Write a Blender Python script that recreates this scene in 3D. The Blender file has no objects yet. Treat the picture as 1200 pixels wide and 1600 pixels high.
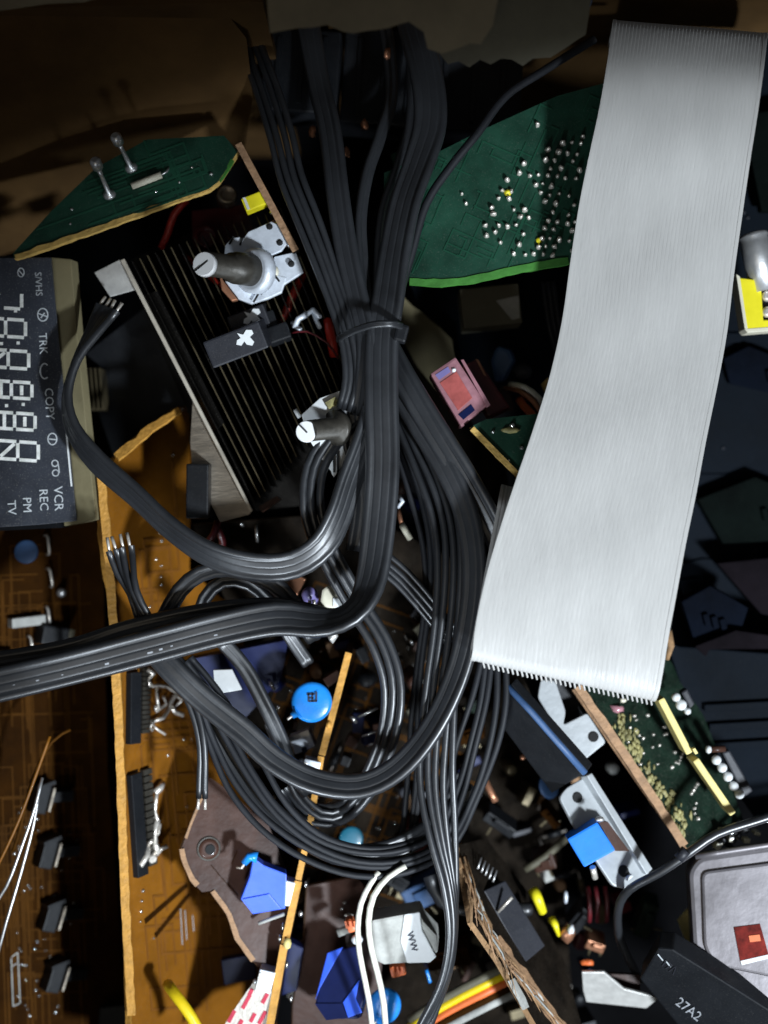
import bpy, bmesh, math, random
from mathutils import Vector, Matrix, Quaternion
random.seed(7)
S = 0.02          # one modelling unit (100 photo pixels at cable height) is 2 cm
H = 20.0          # camera height above the cable level, in modelling units
scene = bpy.context.scene
C = scene.collection

# ------------------------------------------------------------------ camera
cam = bpy.data.cameras.new("camera"); camo = bpy.data.objects.new("camera", cam); C.objects.link(camo)
camo.location = (0, 0, H*S); camo.rotation_euler = (0, 0, 0)
cam.sensor_fit = 'VERTICAL'; cam.sensor_height = 24; cam.lens = 24*H/16.0
cam.clip_start = 0.01; cam.clip_end = 50
cam.dof.use_dof = True; cam.dof.focus_distance = (H-0.1)*S; cam.dof.aperture_fstop = 3.2
scene.camera = camo
# ------------------------------------------------------------------ light
w = bpy.data.worlds.new("World"); scene.world = w; w.use_nodes = True
bg = w.node_tree.nodes['Background']; bg.inputs[0].default_value = (0.75, 0.80, 0.88, 1); bg.inputs[1].default_value = 0.05

def lamp(name, kind, loc, target, energy, color, **kw):
    l = bpy.data.lights.new(name, kind); l.energy = energy; l.color = color
    for k, v in kw.items(): setattr(l, k, v)
    o = bpy.data.objects.new(name, l); C.objects.link(o)
    o.location = Vector(loc)*S
    o.rotation_euler = (Vector(target)-Vector(loc)).to_track_quat('-Z', 'Y').to_euler()
    return o
# hand torch shining in from the lower right; its cone ends just short of the top of the box
lamp('torch', 'SPOT', (12, -12, 18), (9.15, -10.31, 0), 15.0, (0.82, 0.91, 1.0),
     spot_size=math.radians(83.0), spot_blend=0.025, shadow_soft_size=1.1*S)
# added fill lamp, for cable rim highlights and to lift the left side
lamp('added_rim_fill', 'SPOT', (-3.5, -15, 10.5), (-0.8, -3.6, 0), 4.0, (0.80, 0.90, 1.0),
     spot_size=math.radians(44), spot_blend=0.9, shadow_soft_size=1.3*S)
# soft room light from above
lamp('room_light', 'AREA', (-4, -9, 24), (-1, -2, 0), 0.13, (1.0, 0.88, 0.70), size=12*S)
scene.view_settings.view_transform = 'Standard'; scene.view_settings.look = 'None'
scene.view_settings.exposure = 0.0; scene.view_settings.gamma = 1

# ------------------------------------------------------------------ materials
M = {}
def mat(name, col, rough=0.5, metal=0.0, spec=0.5, var=0.25, scale=60.0, bump=0.0, bscale=300.0, dust=0.0,
        coat=0.0, col2=None, trans=0.0, alpha=1.0, rvar=0.1, stretch=None):
    m = bpy.data.materials.new(name); m.use_nodes = True
    nt = m.node_tree; N = nt.nodes; L = nt.links; b = N['Principled BSDF']
    tc = N.new('ShaderNodeTexCoord'); src = tc.outputs['Object']
    if stretch:
        mp = N.new('ShaderNodeMapping'); mp.inputs['Scale'].default_value = stretch; L.new(src, mp.inputs[0]); src = mp.outputs[0]
    no = N.new('ShaderNodeTexNoise'); no.inputs['Scale'].default_value = scale; no.inputs['Detail'].default_value = 8
    no.inputs['Roughness'].default_value = 0.65
    L.new(src, no.inputs['Vector'])
    cr = N.new('ShaderNodeValToRGB'); cr.color_ramp.elements[0].position = 0.3; cr.color_ramp.elements[1].position = 0.7
    c2 = col2 if col2 else tuple(min(1, c*(1+var)) for c in col)
    c1 = tuple(c*(1-var) for c in col) if not col2 else col
    cr.color_ramp.elements[0].color = (*c1, 1); cr.color_ramp.elements[1].color = (*c2, 1)
    L.new(no.outputs[0], cr.inputs[0]); out = cr.outputs[0]
    if dust > 0:      # fine pale dust specks
        n2 = N.new('ShaderNodeTexNoise'); n2.inputs['Scale'].default_value = 2600; n2.inputs['Detail'].default_value = 3
        L.new(tc.outputs['Object'], n2.inputs['Vector'])
        r2 = N.new('ShaderNodeValToRGB'); r2.color_ramp.elements[0].position = 0.60; r2.color_ramp.elements[1].position = 0.72
        r2.color_ramp.elements[1].color = (dust, dust, dust, 1); L.new(n2.outputs[0], r2.inputs[0])
        mx = N.new('ShaderNodeMix'); mx.data_type = 'RGBA'
        L.new(r2.outputs[0], mx.inputs[0]); L.new(out, mx.inputs[6]); mx.inputs[7].default_value = (0.45, 0.42, 0.36, 1); out = mx.outputs[2]
    L.new(out, b.inputs['Base Color'])
    mr = N.new('ShaderNodeMapRange'); mr.inputs[3].default_value = max(0.03, rough-rvar); mr.inputs[4].default_value = min(1, rough+rvar)
    L.new(no.outputs[0], mr.inputs[0]); L.new(mr.outputs[0], b.inputs['Roughness'])
    b.inputs['Metallic'].default_value = metal; b.inputs['Specular IOR Level'].default_value = spec
    b.inputs['Coat Weight'].default_value = coat; b.inputs['Transmission Weight'].default_value = trans
    b.inputs['Alpha'].default_value = alpha
    if bump > 0:
        n3 = N.new('ShaderNodeTexNoise'); n3.inputs['Scale'].default_value = bscale; n3.inputs['Detail'].default_value = 5
        L.new(src, n3.inputs['Vector'])
        bp = N.new('ShaderNodeBump'); bp.inputs['Strength'].default_value = bump; bp.inputs['Distance'].default_value = 0.0006
        L.new(n3.outputs[0], bp.inputs['Height']); L.new(bp.outputs[0], b.inputs['Normal'])
    M[name] = m; return m

mat('black_pvc', (0.019, 0.0205, 0.0235), 0.38, spec=0.9, bump=0.06, bscale=500, dust=0.015, scale=40, var=0.4, rvar=0.06)
mat('black_plastic', (0.007, 0.008, 0.010), 0.5, bump=0.2, dust=0.05, spec=0.3)
mat('navy_plastic', (0.0028, 0.005, 0.0085), 0.7, bump=0.1, dust=0.02, var=0.5, scale=14, spec=0.07)
mat('dark_plastic', (0.020, 0.021, 0.027), 0.5, bump=0.2, dust=0.08, spec=0.35)
mat('ribbon_grey', (0.46, 0.45, 0.43), 0.38, spec=0.4, var=0.06, scale=45, bump=0.25, bscale=420, stretch=(2.2, 0.5, 1), rvar=0.12)
mat('board_green', (0.011, 0.050, 0.030), 0.5, var=0.5, scale=55, dust=0.12, bump=0.2, spec=0.3)
mat('board_dark_green', (0.007, 0.018, 0.011), 0.5, var=0.6, scale=160, dust=0.15, bump=0.6, spec=0.2)
mat('board_orange', (0.22, 0.082, 0.006), 0.42, var=0.3, scale=45, dust=0.12, bump=0.15, coat=0.15, spec=0.3)
mat('board_brown', (0.028, 0.0100, 0.0012), 0.8, var=0.5, scale=60, dust=0.01, bump=0.2, spec=0.04)
mat('board_plum', (0.055, 0.025, 0.017), 0.40, var=0.4, scale=50, dust=0.06, bump=0.2, coat=0.2, spec=0.2)
mat('board_dark', (0.011, 0.008, 0.0055), 0.85, var=0.7, scale=110, dust=0.06, bump=0.5, spec=0.05)
mat('edge_cream', (0.62, 0.40, 0.11), 0.7, var=0.25, scale=300, bump=0.8, bscale=700)
mat('edge_amber', (0.55, 0.27, 0.045), 0.65, var=0.25, scale=300, bump=0.8, bscale=700)
mat('edge_tan', (0.33, 0.19, 0.10), 0.75, var=0.3, scale=250, bump=0.8, bscale=700)
mat('edge_green', (0.05, 0.20, 0.03), 0.6, var=0.25, scale=200, bump=0.5)
mat('edge_yellow', (0.72, 0.60, 0.22), 0.6, var=0.12, scale=300, bump=0.4)
mat('trace', (0.068, 0.026, 0.003), 0.7, var=0.3, dust=0.01, spec=0.06)
mat('trace_green', (0.014, 0.075, 0.042), 0.36, metal=0.1, var=0.2)
mat('trace_amber', (0.21, 0.08, 0.012), 0.4, metal=0.1, var=0.2)
mat('solder', (0.72, 0.72, 0.70), 0.22, metal=0.9, var=0.2, scale=500, bump=0.4, bscale=1200)
mat('steel', (0.62, 0.62, 0.62), 0.34, metal=0.75, var=0.18, scale=140, bump=0.2)
mat('can_metal', (0.22, 0.205, 0.215), 0.42, metal=0.6, var=0.28, scale=28, bump=0.15, rvar=0.15, dust=0.03)
mat('warm_bright', (0.62, 0.56, 0.46), 0.4, metal=0.4, var=0.25, scale=90, bump=0.2)
mat('bright_steel', (0.55, 0.54, 0.51), 0.45, metal=0.45, var=0.12, scale=250, bump=0.3)
mat('warm_steel', (0.52, 0.45, 0.36), 0.36, metal=0.8, var=0.25, scale=90, bump=0.3, stretch=(1, 6, 1))
mat('fin_black', (0.009, 0.008, 0.007), 0.38, metal=0.3, var=0.4, dust=0.1, spec=0.2)
mat('fin_edge', (0.13, 0.105, 0.06), 0.4, metal=0.6, var=0.7, scale=60)
mat('shaft', (0.05, 0.045, 0.036), 0.45, metal=0.3, var=0.35, scale=200, bump=0.3)
mat('zinc', (0.74, 0.79, 0.86), 0.42, metal=0.25, var=0.15, scale=200, bump=0.3)
mat('white_plastic', (0.74, 0.76, 0.76), 0.45, var=0.10, scale=80, bump=0.2, dust=0.1)
mat('tip_white', (0.95, 0.95, 0.95), 0.45, var=0.05, scale=80, bump=0.1)
mat('grey_bracket', (0.40, 0.42, 0.43), 0.5, var=0.15, scale=70, bump=0.25, metal=0.2)
mat('cream_plastic', (0.68, 0.64, 0.50), 0.5, var=0.1, scale=80, bump=0.2)
mat('white_wire', (0.72, 0.70, 0.60), 0.45, var=0.15, scale=220, bump=0.15)
mat('ceramic', (0.40, 0.40, 0.37), 0.75, var=0.3, scale=120, bump=0.6, dust=0.2)
mat('blue', (0.015, 0.19, 0.78), 0.5, var=0.15, bump=0.15, spec=0.25, dust=0.03)
mat('blue_disc', (0.015, 0.25, 0.78), 0.28, var=0.12, coat=0.3, bump=0.3, bscale=200)
mat('teal_disc', (0.010, 0.11, 0.17), 0.4, var=0.15, coat=0.2)
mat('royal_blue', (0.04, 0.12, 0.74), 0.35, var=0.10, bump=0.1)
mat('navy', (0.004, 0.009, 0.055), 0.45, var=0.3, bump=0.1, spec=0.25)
mat('dull_blue', (0.04, 0.09, 0.20), 0.5, var=0.3, dust=0.1)
mat('yellow', (0.85, 0.74, 0.02), 0.38, var=0.12, bump=0.1)
mat('yellow_wire', (0.80, 0.58, 0.01), 0.4, var=0.12, bump=0.2)
mat('red_wire', (0.55, 0.035, 0.02), 0.4, var=0.25)
mat('dark_red', (0.11, 0.010, 0.014), 0.4, var=0.3, coat=0.2)
mat('orange', (0.75, 0.16, 0.04), 0.45, var=0.2, dust=0.15)
mat('copper', (0.60, 0.28, 0.16), 0.35, metal=0.7, var=0.3)
mat('pink_clear', (0.42, 0.20, 0.23), 0.22, var=0.5, scale=60, trans=0.15, coat=0.4, bump=0.3)
mat('pink_coil', (0.42, 0.10, 0.09), 0.35, var=0.3, scale=200, coat=0.3)
mat('red_window', (0.13, 0.014, 0.010), 0.7, var=0.8, scale=260, spec=0.1)
mat('lilac', (0.22, 0.19, 0.42), 0.35, var=0.2)
mat('olive', (0.11, 0.10, 0.065), 0.65, var=0.2, bump=0.3)
mat('beige_panel', (0.20, 0.17, 0.09), 0.75, var=0.15, bump=0.3)
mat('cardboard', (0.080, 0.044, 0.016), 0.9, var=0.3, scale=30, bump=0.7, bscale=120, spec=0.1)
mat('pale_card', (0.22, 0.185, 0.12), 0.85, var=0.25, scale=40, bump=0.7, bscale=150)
mat('floor_dark', (0.003, 0.003, 0.0035), 0.9, var=0.6, scale=50, bump=0.5, spec=0.05)
mat('flux_stain', (0.28, 0.25, 0.10), 0.6, var=0.6, scale=350, bump=0.8)
mat('display_glass', (0.026, 0.030, 0.040), 0.38, spec=0.4, var=0.5, scale=35, dust=0.30, rvar=0.2)
mat('display_print', (0.80, 0.82, 0.75), 0.6, var=0.3, scale=350, dust=0.2)
mat('display_print_dim', (0.50, 0.53, 0.55), 0.6, var=0.3, dust=0.2)
mat('worn_print', (0.30, 0.31, 0.33), 0.7, var=0.5, scale=900)
mat('ink', (0.01, 0.02, 0.05), 0.6, var=0.2)
mat('dark_hole', (0.006, 0.006, 0.006), 0.8)
mat('red_cloth', (0.60, 0.05, 0.09), 0.8, var=0.2, bump=0.8)
mat('cream_cloth', (0.74, 0.68, 0.60), 0.85, var=0.2, bump=1.0, bscale=800)
mat('fibre', (0.26, 0.15, 0.07), 0.85, var=0.6, scale=200, bump=1.0, bscale=500)

mat('shadow_blue', (0.0022, 0.0035, 0.007), 0.85, var=0.6, scale=40, dust=0.01, spec=0.04, bump=0.4)  # shade is put into these three near-black base colours
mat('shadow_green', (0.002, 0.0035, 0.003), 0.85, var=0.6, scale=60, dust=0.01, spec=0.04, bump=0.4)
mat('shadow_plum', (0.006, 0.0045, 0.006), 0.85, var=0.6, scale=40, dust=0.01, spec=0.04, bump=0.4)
mat('dull_pvc', (0.010, 0.011, 0.014), 0.6, spec=0.35, var=0.4, scale=40, dust=0.02)
# ------------------------------------------------------------------ geometry helpers
def P(px, py, z=0.0):
    k = (H-z)/H
    return Vector(((px-600)/100*k, (800-py)/100*k, z))
def pxs(z): return (H-z)/H/100       # size of one photo pixel at height z

class Plane:                        # a plane through three picture points with heights
    def __init__(s, a, b, c):
        s.o = P(*a); s.n = (P(*b)-s.o).cross(P(*c)-s.o).normalized()
        if s.n.z < 0: s.n = -s.n
    def pt(s, px, py, h=0.0):
        d = P(px, py, 0) - Vector((0, 0, H)); e = Vector((0, 0, H))
        t = (s.o-e).dot(s.n)/d.dot(s.n)
        return e + d*t + s.n*h
    def axes(s, px, py, ang):
        a = math.radians(ang); p = s.pt(px, py)
        q = s.pt(px+math.cos(a)*5, py-math.sin(a)*5)   # ang counted anticlockwise in the picture
        u = (q-p).normalized(); return p, u, s.n.cross(u).normalized()
def flat(z): return Plane((0, 0, z), (100, 0, z), (0, 100, z))

class MB:
    def __init__(s): s.v = []; s.f = []; s.m = []; s.sm = []
    def face(s, idx, m=0, smooth=False): s.f.append(idx); s.m.append(m); s.sm.append(smooth)
    def obox(s, c, u, v, n, w, d, h, m=0, taper=1.0):   # box standing on c along n
        b = len(s.v)
        for k, t in ((0, 1.0), (1, taper)):
            for a, e in ((-1, -1), (1, -1), (1, 1), (-1, 1)):
                s.v.append(c + u*(a*w/2*t) + v*(e*d/2*t) + n*(h*k))
        for q in ((3, 2, 1, 0), (4, 5, 6, 7), (0, 1, 5, 4), (1, 2, 6, 5), (2, 3, 7, 6), (3, 0, 4, 7)): s.face([b+i for i in q], m)
        return s
    def pbox(s, pl, px, py, w, d, h, ang=0, base=0.0, m=0, taper=1.0):  # w,d in photo px, h,base in px too
        p, u, v = pl.axes(px, py, ang); k = pxs(p.z)
        return s.obox(p+pl.n*(base*k), u, v, pl.n, w*k, d*k, h*k, m, taper)
    def slab(s, pl, out, th, m_top=0, m_side=1, h=0.0, m_bot=None):
        k = 0.01; pts = [pl.pt(x, y, h) for x, y in out]; b = len(s.v); n = len(pts)
        s.v += pts + [p-pl.n*th*k for p in pts]
        A = sum((pts[i].cross(pts[(i+1) % n]) for i in range(n)), Vector()).dot(pl.n)
        r = list(range(n)) if A > 0 else list(range(n))[::-1]
        s.face([b+i for i in r], m_top); s.face([b+n+i for i in r[::-1]], m_top if m_bot is None else m_bot)
        for i in range(n):
            a, c = r[i], r[(i+1) % n]
            s.face([b+a, b+n+a, b+n+c, b+c], m_side)
        return s
    def tube(s, pts, r, seg=8, m=0, closed_ends=True, smooth=True, r1=None):
        ns = len(pts); b = len(s.v)
        t0 = (pts[1]-pts[0]).normalized(); up = Vector((0, 0, 1)) if abs(t0.z) < .9 else Vector((1, 0, 0))
        side = t0.cross(up).normalized()
        for i, p in enumerate(pts):
            t = (pts[min(i+1, ns-1)]-pts[max(i-1, 0)]).normalized()
            side = (side-t*side.dot(t)).normalized(); nn = t.cross(side)
            rr = r if r1 is None else r+(r1-r)*i/(ns-1)
            for k in range(seg):
                a = 2*math.pi*k/seg; s.v.append(p+side*math.cos(a)*rr+nn*math.sin(a)*rr)
        for i in range(ns-1):
            for k in range(seg):
                k2 = (k+1) % seg; s.face([b+i*seg+k, b+i*seg+k2, b+(i+1)*seg+k2, b+(i+1)*seg+k][::-1], m, smooth)
        if closed_ends:
            s.face([b+k for k in range(seg)], m); s.face([b+(ns-1)*seg+k for k in range(seg)][::-1], m)
        return s
    def cyl(s, p, q, r, seg=16, m=0, r1=None): return s.tube([p, q], r, seg, m, True, True, r1)
    def lathe(s, p, axis, prof, seg=20, m=0, smooth=True):  # prof: (radius, height) pairs
        ax = axis.normalized(); t = Vector((0, 0, 1)) if abs(ax.z) < .9 else Vector((1, 0, 0))
        u = ax.cross(t).normalized(); v = ax.cross(u); b = len(s.v)
        for r, hh in prof:
            for k in range(seg):
                a = 2*math.pi*k/seg; s.v.append(p+ax*hh+(u*math.cos(a)+v*math.sin(a))*max(r, 1e-4))
        for i in range(len(prof)-1):
            for k in range(seg):
                k2 = (k+1) % seg; s.face([b+i*seg+k, b+i*seg+k2, b+(i+1)*seg+k2, b+(i+1)*seg+k], m, smooth)
        s.face([b+k for k in range(seg)][::-1], m); s.face([b+(len(prof)-1)*seg+k for k in range(seg)], m)
        return s
    def blob(s, c, rx, ry, rz, u=Vector((1, 0, 0)), v=Vector((0, 1, 0)), seg=8, rings=5, m=0, jit=0.0):
        n = u.cross(v); b = len(s.v)
        for i in range(1, rings):
            th = math.pi*i/rings
            for k in range(seg):
                a = 2*math.pi*k/seg; j = 1+random.uniform(-jit, jit)
                s.v.append(c+(u*(math.cos(a)*math.sin(th)*rx)+v*(math.sin(a)*math.sin(th)*ry)+n*(math.cos(th)*rz))*j)
        s.v += [c+n*rz, c-n*rz]; T = len(s.v)-2
        for i in range(rings-2):
            for k in range(seg):
                k2 = (k+1) % seg; s.face([b+i*seg+k, b+(i+1)*seg+k, b+(i+1)*seg+k2, b+i*seg+k2], m, True)
        for k in range(seg):
            k2 = (k+1) % seg; s.face([T, b+k, b+k2], m, True); s.face([T+1, b+(rings-2)*seg+k2, b+(rings-2)*seg+k], m, True)
        return s
    def mesh(s, name, mats, off, bevel=0.0):
        me = bpy.data.meshes.new(name)
        me.from_pydata([((p-off)*S)[:] for p in s.v], [], s.f)
        for k in mats: me.materials.append(M[k])
        me.polygons.foreach_set('material_index', s.m); me.polygons.foreach_set('use_smooth', s.sm)
        if bevel > 0:
            bm = bmesh.new(); bm.from_mesh(me)
            ed = [e for e in bm.edges if len(e.link_faces) == 2 and e.calc_face_angle(0) > 0.6]
            bmesh.ops.bevel(bm, geom=ed, offset=bevel*0.01*S, segments=2, affect='EDGES', profile=0.6)
            for f in bm.faces: f.smooth = False
            bm.to_mesh(me); bm.free()
        me.update(); return me
    def build(s, name, mats, parent=None, bevel=0.0, label=None, cat=None, group=None, kind=None):
        if isinstance(mats, str): mats = [mats]
        if parent is None:
            xs = [p.x for p in s.v]; ys = [p.y for p in s.v]
            off = Vector(((min(xs)+max(xs))/2, (min(ys)+max(ys))/2, min(p.z for p in s.v)))
        else: off = Vector(parent['_o'])
        o = bpy.data.objects.new(name, s.mesh(name, mats, off, bevel)); C.objects.link(o)
        if parent is None: o.location = off*S; o['_o'] = off[:]
        else: o.parent = parent; o['_o'] = off[:]
        tag(o, label, cat, group, kind); return o

def tag(o, label=None, cat=None, group=None, kind=None):
    if label: o['label'] = label
    if cat: o['category'] = cat
    if group: o['group'] = group
    if kind: o['kind'] = kind
def thing(name, label, cat, loc, group=None):
    o = bpy.data.objects.new(name, None); C.objects.link(o); o.empty_display_size = 0.01
    o.location = loc*S; o['_o'] = loc[:]; tag(o, label, cat, group); return o
def catmull(pts, step=0.22):
    n = len(pts); out = []
    for i in range(n-1):
        p0 = pts[max(i-1, 0)]; p1 = pts[i]; p2 = pts[i+1]; p3 = pts[min(i+2, n-1)]
        L = (Vector(p2[:3])-Vector(p1[:3])).length; k = max(2, int(L/step))
        for j in range(k):
            t = j/k
            out.append([0.5*(2*b+(c-a)*t+(2*a-5*b+4*c-d)*t*t+(3*b-a-3*c+d)*t**3) for a, b, c, d in zip(p0, p1, p2, p3)])
    out.append(list(pts[-1])); return out
def wirepath(ctrl):      # ctrl: (px,py,z)
    return [Vector(q[:3]) for q in catmull([list(P(*c[:3])) for c in ctrl])]
def noisy(pts, amp):
    ph = [random.uniform(0, 6.28) for _ in range(4)]
    return [p+Vector((math.sin(i*.31+ph[0])*amp, math.sin(i*.27+ph[1])*amp, math.sin(i*.23+ph[2])*amp)) for i, p in enumerate(pts)]

def flat_cable(name, label, ctrl, n, pitch=11.0, style='flat', material='black_pvc', spread=None, group=None, tips=None, jit=0.0,
               cat='cable', prints=None):
    """ctrl (px,py,z,roll deg[,spread factor]); n conductors laid side by side, every conductor a mesh of its own"""
    cp = []
    for c in ctrl:
        c = list(c) + [1.0]*(5-len(c)); cp.append(list(P(*c[:3]))+[c[3], c[4]])
    sm = catmull(cp, 0.16); ns = len(sm)
    w1, w2, w3 = (random.uniform(0, 6.28) for _ in range(3))      # hand-bent cable: slow uneven wander and twist
    for i, q in enumerate(sm):
        q[0] += math.sin(i*.13+w1)*.018+math.sin(i*.37+w2)*.006; q[1] += math.sin(i*.11+w3)*.018; q[3] += 5*math.sin(i*.19+w2)+3*math.sin(i*.43+w1)
    ctr = [Vector(q[:3]) for q in sm]; r = pitch/2*0.01
    root = thing(name, label, cat, Vector((ctr[ns//2].x, ctr[ns//2].y, ctr[ns//2].z-r)), group)
    frames = []
    for i in range(ns):
        t = (ctr[min(i+1, ns-1)]-ctr[max(i-1, 0)]).normalized()
        side = t.cross(Vector((0, 0, 1))).normalized()      # to the right of travel seen from above
        side = Quaternion(t, math.radians(sm[i][3])) @ side; nn = side.cross(t).normalized()
        frames.append((t, side, nn, sm[i][4]))
    for k in range(n):
        mb = MB(); off = (k-(n-1)/2)*2*r
        first, last = k == 0, k == n-1
        ph = [random.uniform(0, 6.28) for _ in range(3)]
        sec = []
        if style == 'round' or n == 1:
            for a in range(10): sec.append((math.cos(2*math.pi*a/10)*r*.96, math.sin(2*math.pi*a/10)*r*.96))
        else:
            hh = r*0.92
            xs = [1, .8, .4, 0, -.4, -.8, -1]
            def prof(x): return hh*(1-0.02*x*x-0.10*max(0, abs(x)-.8)/.2)
            L_ = [(x*r, prof(x)) for x in xs]
            if last: L_ = [(r*.1+r*1.15*math.cos(a), hh*math.sin(a)*1.30) for a in (0, .3, .6, .9, 1.2, 1.55, 1.9, 2.3)] + [(-r*.8, prof(.8)), (-r, prof(1))]
            if first: L_ = [(r, prof(1)), (.8*r, prof(.8))] + [(-r*.1-r*1.15*math.cos(a), hh*math.sin(a)*1.30) for a in (2.3, 1.9, 1.55, 1.2, .9, .6, .3, 0)]
            if last: L_ = L_+[L_[-1]]
            elif first: L_ = [L_[0]]+L_
            else: L_ = [L_[0]]+L_+[L_[-1]]
            bot = [(x, -y) for x, y in L_[::-1] if y > 1e-4]
            sec = L_+bot
        q = len(sec); b = 0
        for i in range(ns):
            t, side, nn, sp = frames[i]
            jx = math.sin(i*.21+ph[0])*jit*.01*sp; jz = math.sin(i*.17+ph[1])*jit*.01
            c = ctr[i]+side*(off*sp+jx)+nn*jz
            for x, y in sec: mb.v.append(c+side*x+nn*y)
        for i in range(ns-1):
            for a in range(q):
                a2 = (a+1) % q; mb.face([(i+1)*q+a, (i+1)*q+a2, i*q+a2, i*q+a], 0, True)
        mb.face([a for a in range(q)][::-1], 0); mb.face([(ns-1)*q+a for a in range(q)], 0)
        mb.build('wire', material, root)
        if tips:        # stripped and tinned ends
            for which, ln in tips:
                i = 0 if which == 'start' else ns-1
                t, side, nn, sp = frames[i]; d = -t if i == 0 else t
                base = ctr[i]+side*(off*sp); j = Vector((random.uniform(-.25, .25), random.uniform(-.25, .25), random.uniform(-.1, .25)))
                e = base+(d+j*0.7).normalized()*ln*0.01
                tb = MB().tube([base-d*0.03, base+(e-base)*.5, e], r*.42, 6, 0, True, True, r*.5); tb.build('stripped_end', 'tinned', root)
    if prints:         # row of worn printed characters on one conductor
        kk, i0, i1 = prints; mb = MB(); i = i0
        off = (kk-(n-1)/2)*2*r
        while i < i1 and i < ns-1:
            t, side, nn, sp = frames[i]; c = ctr[i]+side*off+nn*(r*.95)
            ww = random.choice((.05, .07, .1)); mb.obox(c+side*random.uniform(-.012, .012), t, side, nn, ww*random.uniform(.3, 1.1), random.uniform(.012, .03), .004); i += random.choice((1, 1, 2, 4))
        mb.build('printed_marking', 'worn_print', root)
    return root
mat('tinned', (0.80, 0.74, 0.66), 0.3, metal=0.55, var=0.2, scale=600, bump=0.3)

def lead(name, ctrl, r, material, parent=None, **kw):
    return MB().tube(wirepath(ctrl), r*0.01, 8).build(name, material, parent, **kw)
def jag(p, q, n, amp, seed=1):     # points from p towards q (q left out), rough
    rr = random.Random(seed); out = []
    dx, dy = q[0]-p[0], q[1]-p[1]; L = math.hypot(dx, dy); nx, ny = -dy/L, dx/L
    for i in range(n):
        t = i/n; a = rr.uniform(-amp, amp) if i else 0
        out.append((p[0]+dx*t+nx*a, p[1]+dy*t+ny*a))
    return out
def inside(x, y, poly):
    c = False; n = len(poly)
    for i in range(n):
        (x1, y1), (x2, y2) = poly[i], poly[(i+1) % n]
        if (y1 > y) != (y2 > y) and x < (x2-x1)*(y-y1)/(y2-y1)+x1: c = not c
    return c
def traces(pl, poly, n, material, parent, width=3.5, seed=1, main=90, gap=None, name='copper_traces', diag=False, lmin=40, lmax=180):
    rr = random.Random(seed); mb = MB()
    xs = [p[0] for p in poly]; ys = [p[1] for p in poly]; k = 0; tries = 0
    while k < n and tries < n*40:
        tries += 1
        x = rr.uniform(min(xs), max(xs)); y = rr.uniform(min(ys), max(ys)); a = main+rr.choice((0, 0, 0, 90) if not diag else (0, 0, 0, 90, 45)); 
        pts = [(x, y)]
        for s_ in range(rr.choice((2, 3, 3, 4))):
            L = rr.uniform(lmin, lmax)*(1 if s_ % 2 == 0 else .4)
            x += math.cos(math.radians(a))*L; y -= math.sin(math.radians(a))*L; pts.append((x, y)); a += rr.choice((-45, 45, 90, -90) if diag else (90, -90))
        if not all(inside(px, py, poly) for px, py in pts): continue
        k += 1
        for (x1, y1), (x2, y2) in zip(pts, pts[1:]):
            L = math.hypot(x2-x1, y2-y1); ang = math.degrees(math.atan2(-(y2-y1), x2-x1))
            p1, p2 = pl.pt(x1, y1), pl.pt(x2, y2); u = (p2-p1); l3 = u.length; u.normalize(); v = pl.n.cross(u)
            mb.obox((p1+p2)/2+pl.n*(0.001+rr.uniform(0, .003)), u, v, pl.n, l3+width*.01, width*.01, .008)
    if mb.v: mb.build(name, material, parent, kind='stuff')
def dots(pl, pts, r, material, parent, name='solder_joint', hh=1.0, jit=.25, lab=None):
    """alike small domes that share two meshes, each an object of its own"""
    par = Vector(parent['_o']); ms = []
    for v in range(3):
        mb = MB(); mb.blob(Vector((0, 0, 0)), r*.01, r*.01, r*.01*hh, seg=8, rings=6, jit=jit)
        ms.append(mb.mesh(name, [material], Vector((0, 0, 0))))
    for i, (x, y) in enumerate(pts):
        o = bpy.data.objects.new(name, ms[i % 3]); C.objects.link(o); o.parent = parent
        o.location = (pl.pt(x, y)-par)*S; o.rotation_mode = 'QUATERNION'
        o.rotation_quaternion = pl.n.to_track_quat('Z', 'Y') @ Quaternion((0, 0, 1), random.uniform(0, 6))
        s_ = random.uniform(.7, 1.25); o.scale = (s_, s_, s_)
def text_part(txt, pl, cx, cy, size, ang, material, parent, name='lettering', h=.012, sx=1.0, bold=0.0):
    cu = bpy.data.curves.new('t', 'FONT'); cu.body = txt; cu.size = 1; cu.align_x = 'CENTER'; cu.align_y = 'CENTER'; cu.offset = bold
    cu.extrude = 0.0; cu.resolution_u = 2
    o = bpy.data.objects.new('t', cu); C.objects.link(o); bpy.context.view_layer.update()
    me = bpy.data.meshes.new_from_object(o); a = math.radians(ang); mb = MB()
    for v in me.vertices:
        x, y = v.co.x*size*sx, v.co.y*size
        mb.v.append(pl.pt(cx+x*math.cos(a)-y*math.sin(a), cy-(x*math.sin(a)+y*math.cos(a)), h))
    for f in me.polygons: mb.face(list(f.vertices))
    bpy.data.objects.remove(o); bpy.data.curves.remove(cu); bpy.data.meshes.remove(me)
    return mb.build(name, material, parent)
def line_part(segs, pl, width, material, parent, name, h=.012):
    mb = MB()
    for (x1, y1, x2, y2) in segs:
        p1, p2 = pl.pt(x1, y1, h), pl.pt(x2, y2, h); u = p2-p1
        if u.length < 1e-5: continue
        l = u.length; u.normalize(); v = pl.n.cross(u); mb.obox((p1+p2)/2, u, v, pl.n, l, width*.01, .003)
    return mb.build(name, material, parent)
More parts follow.
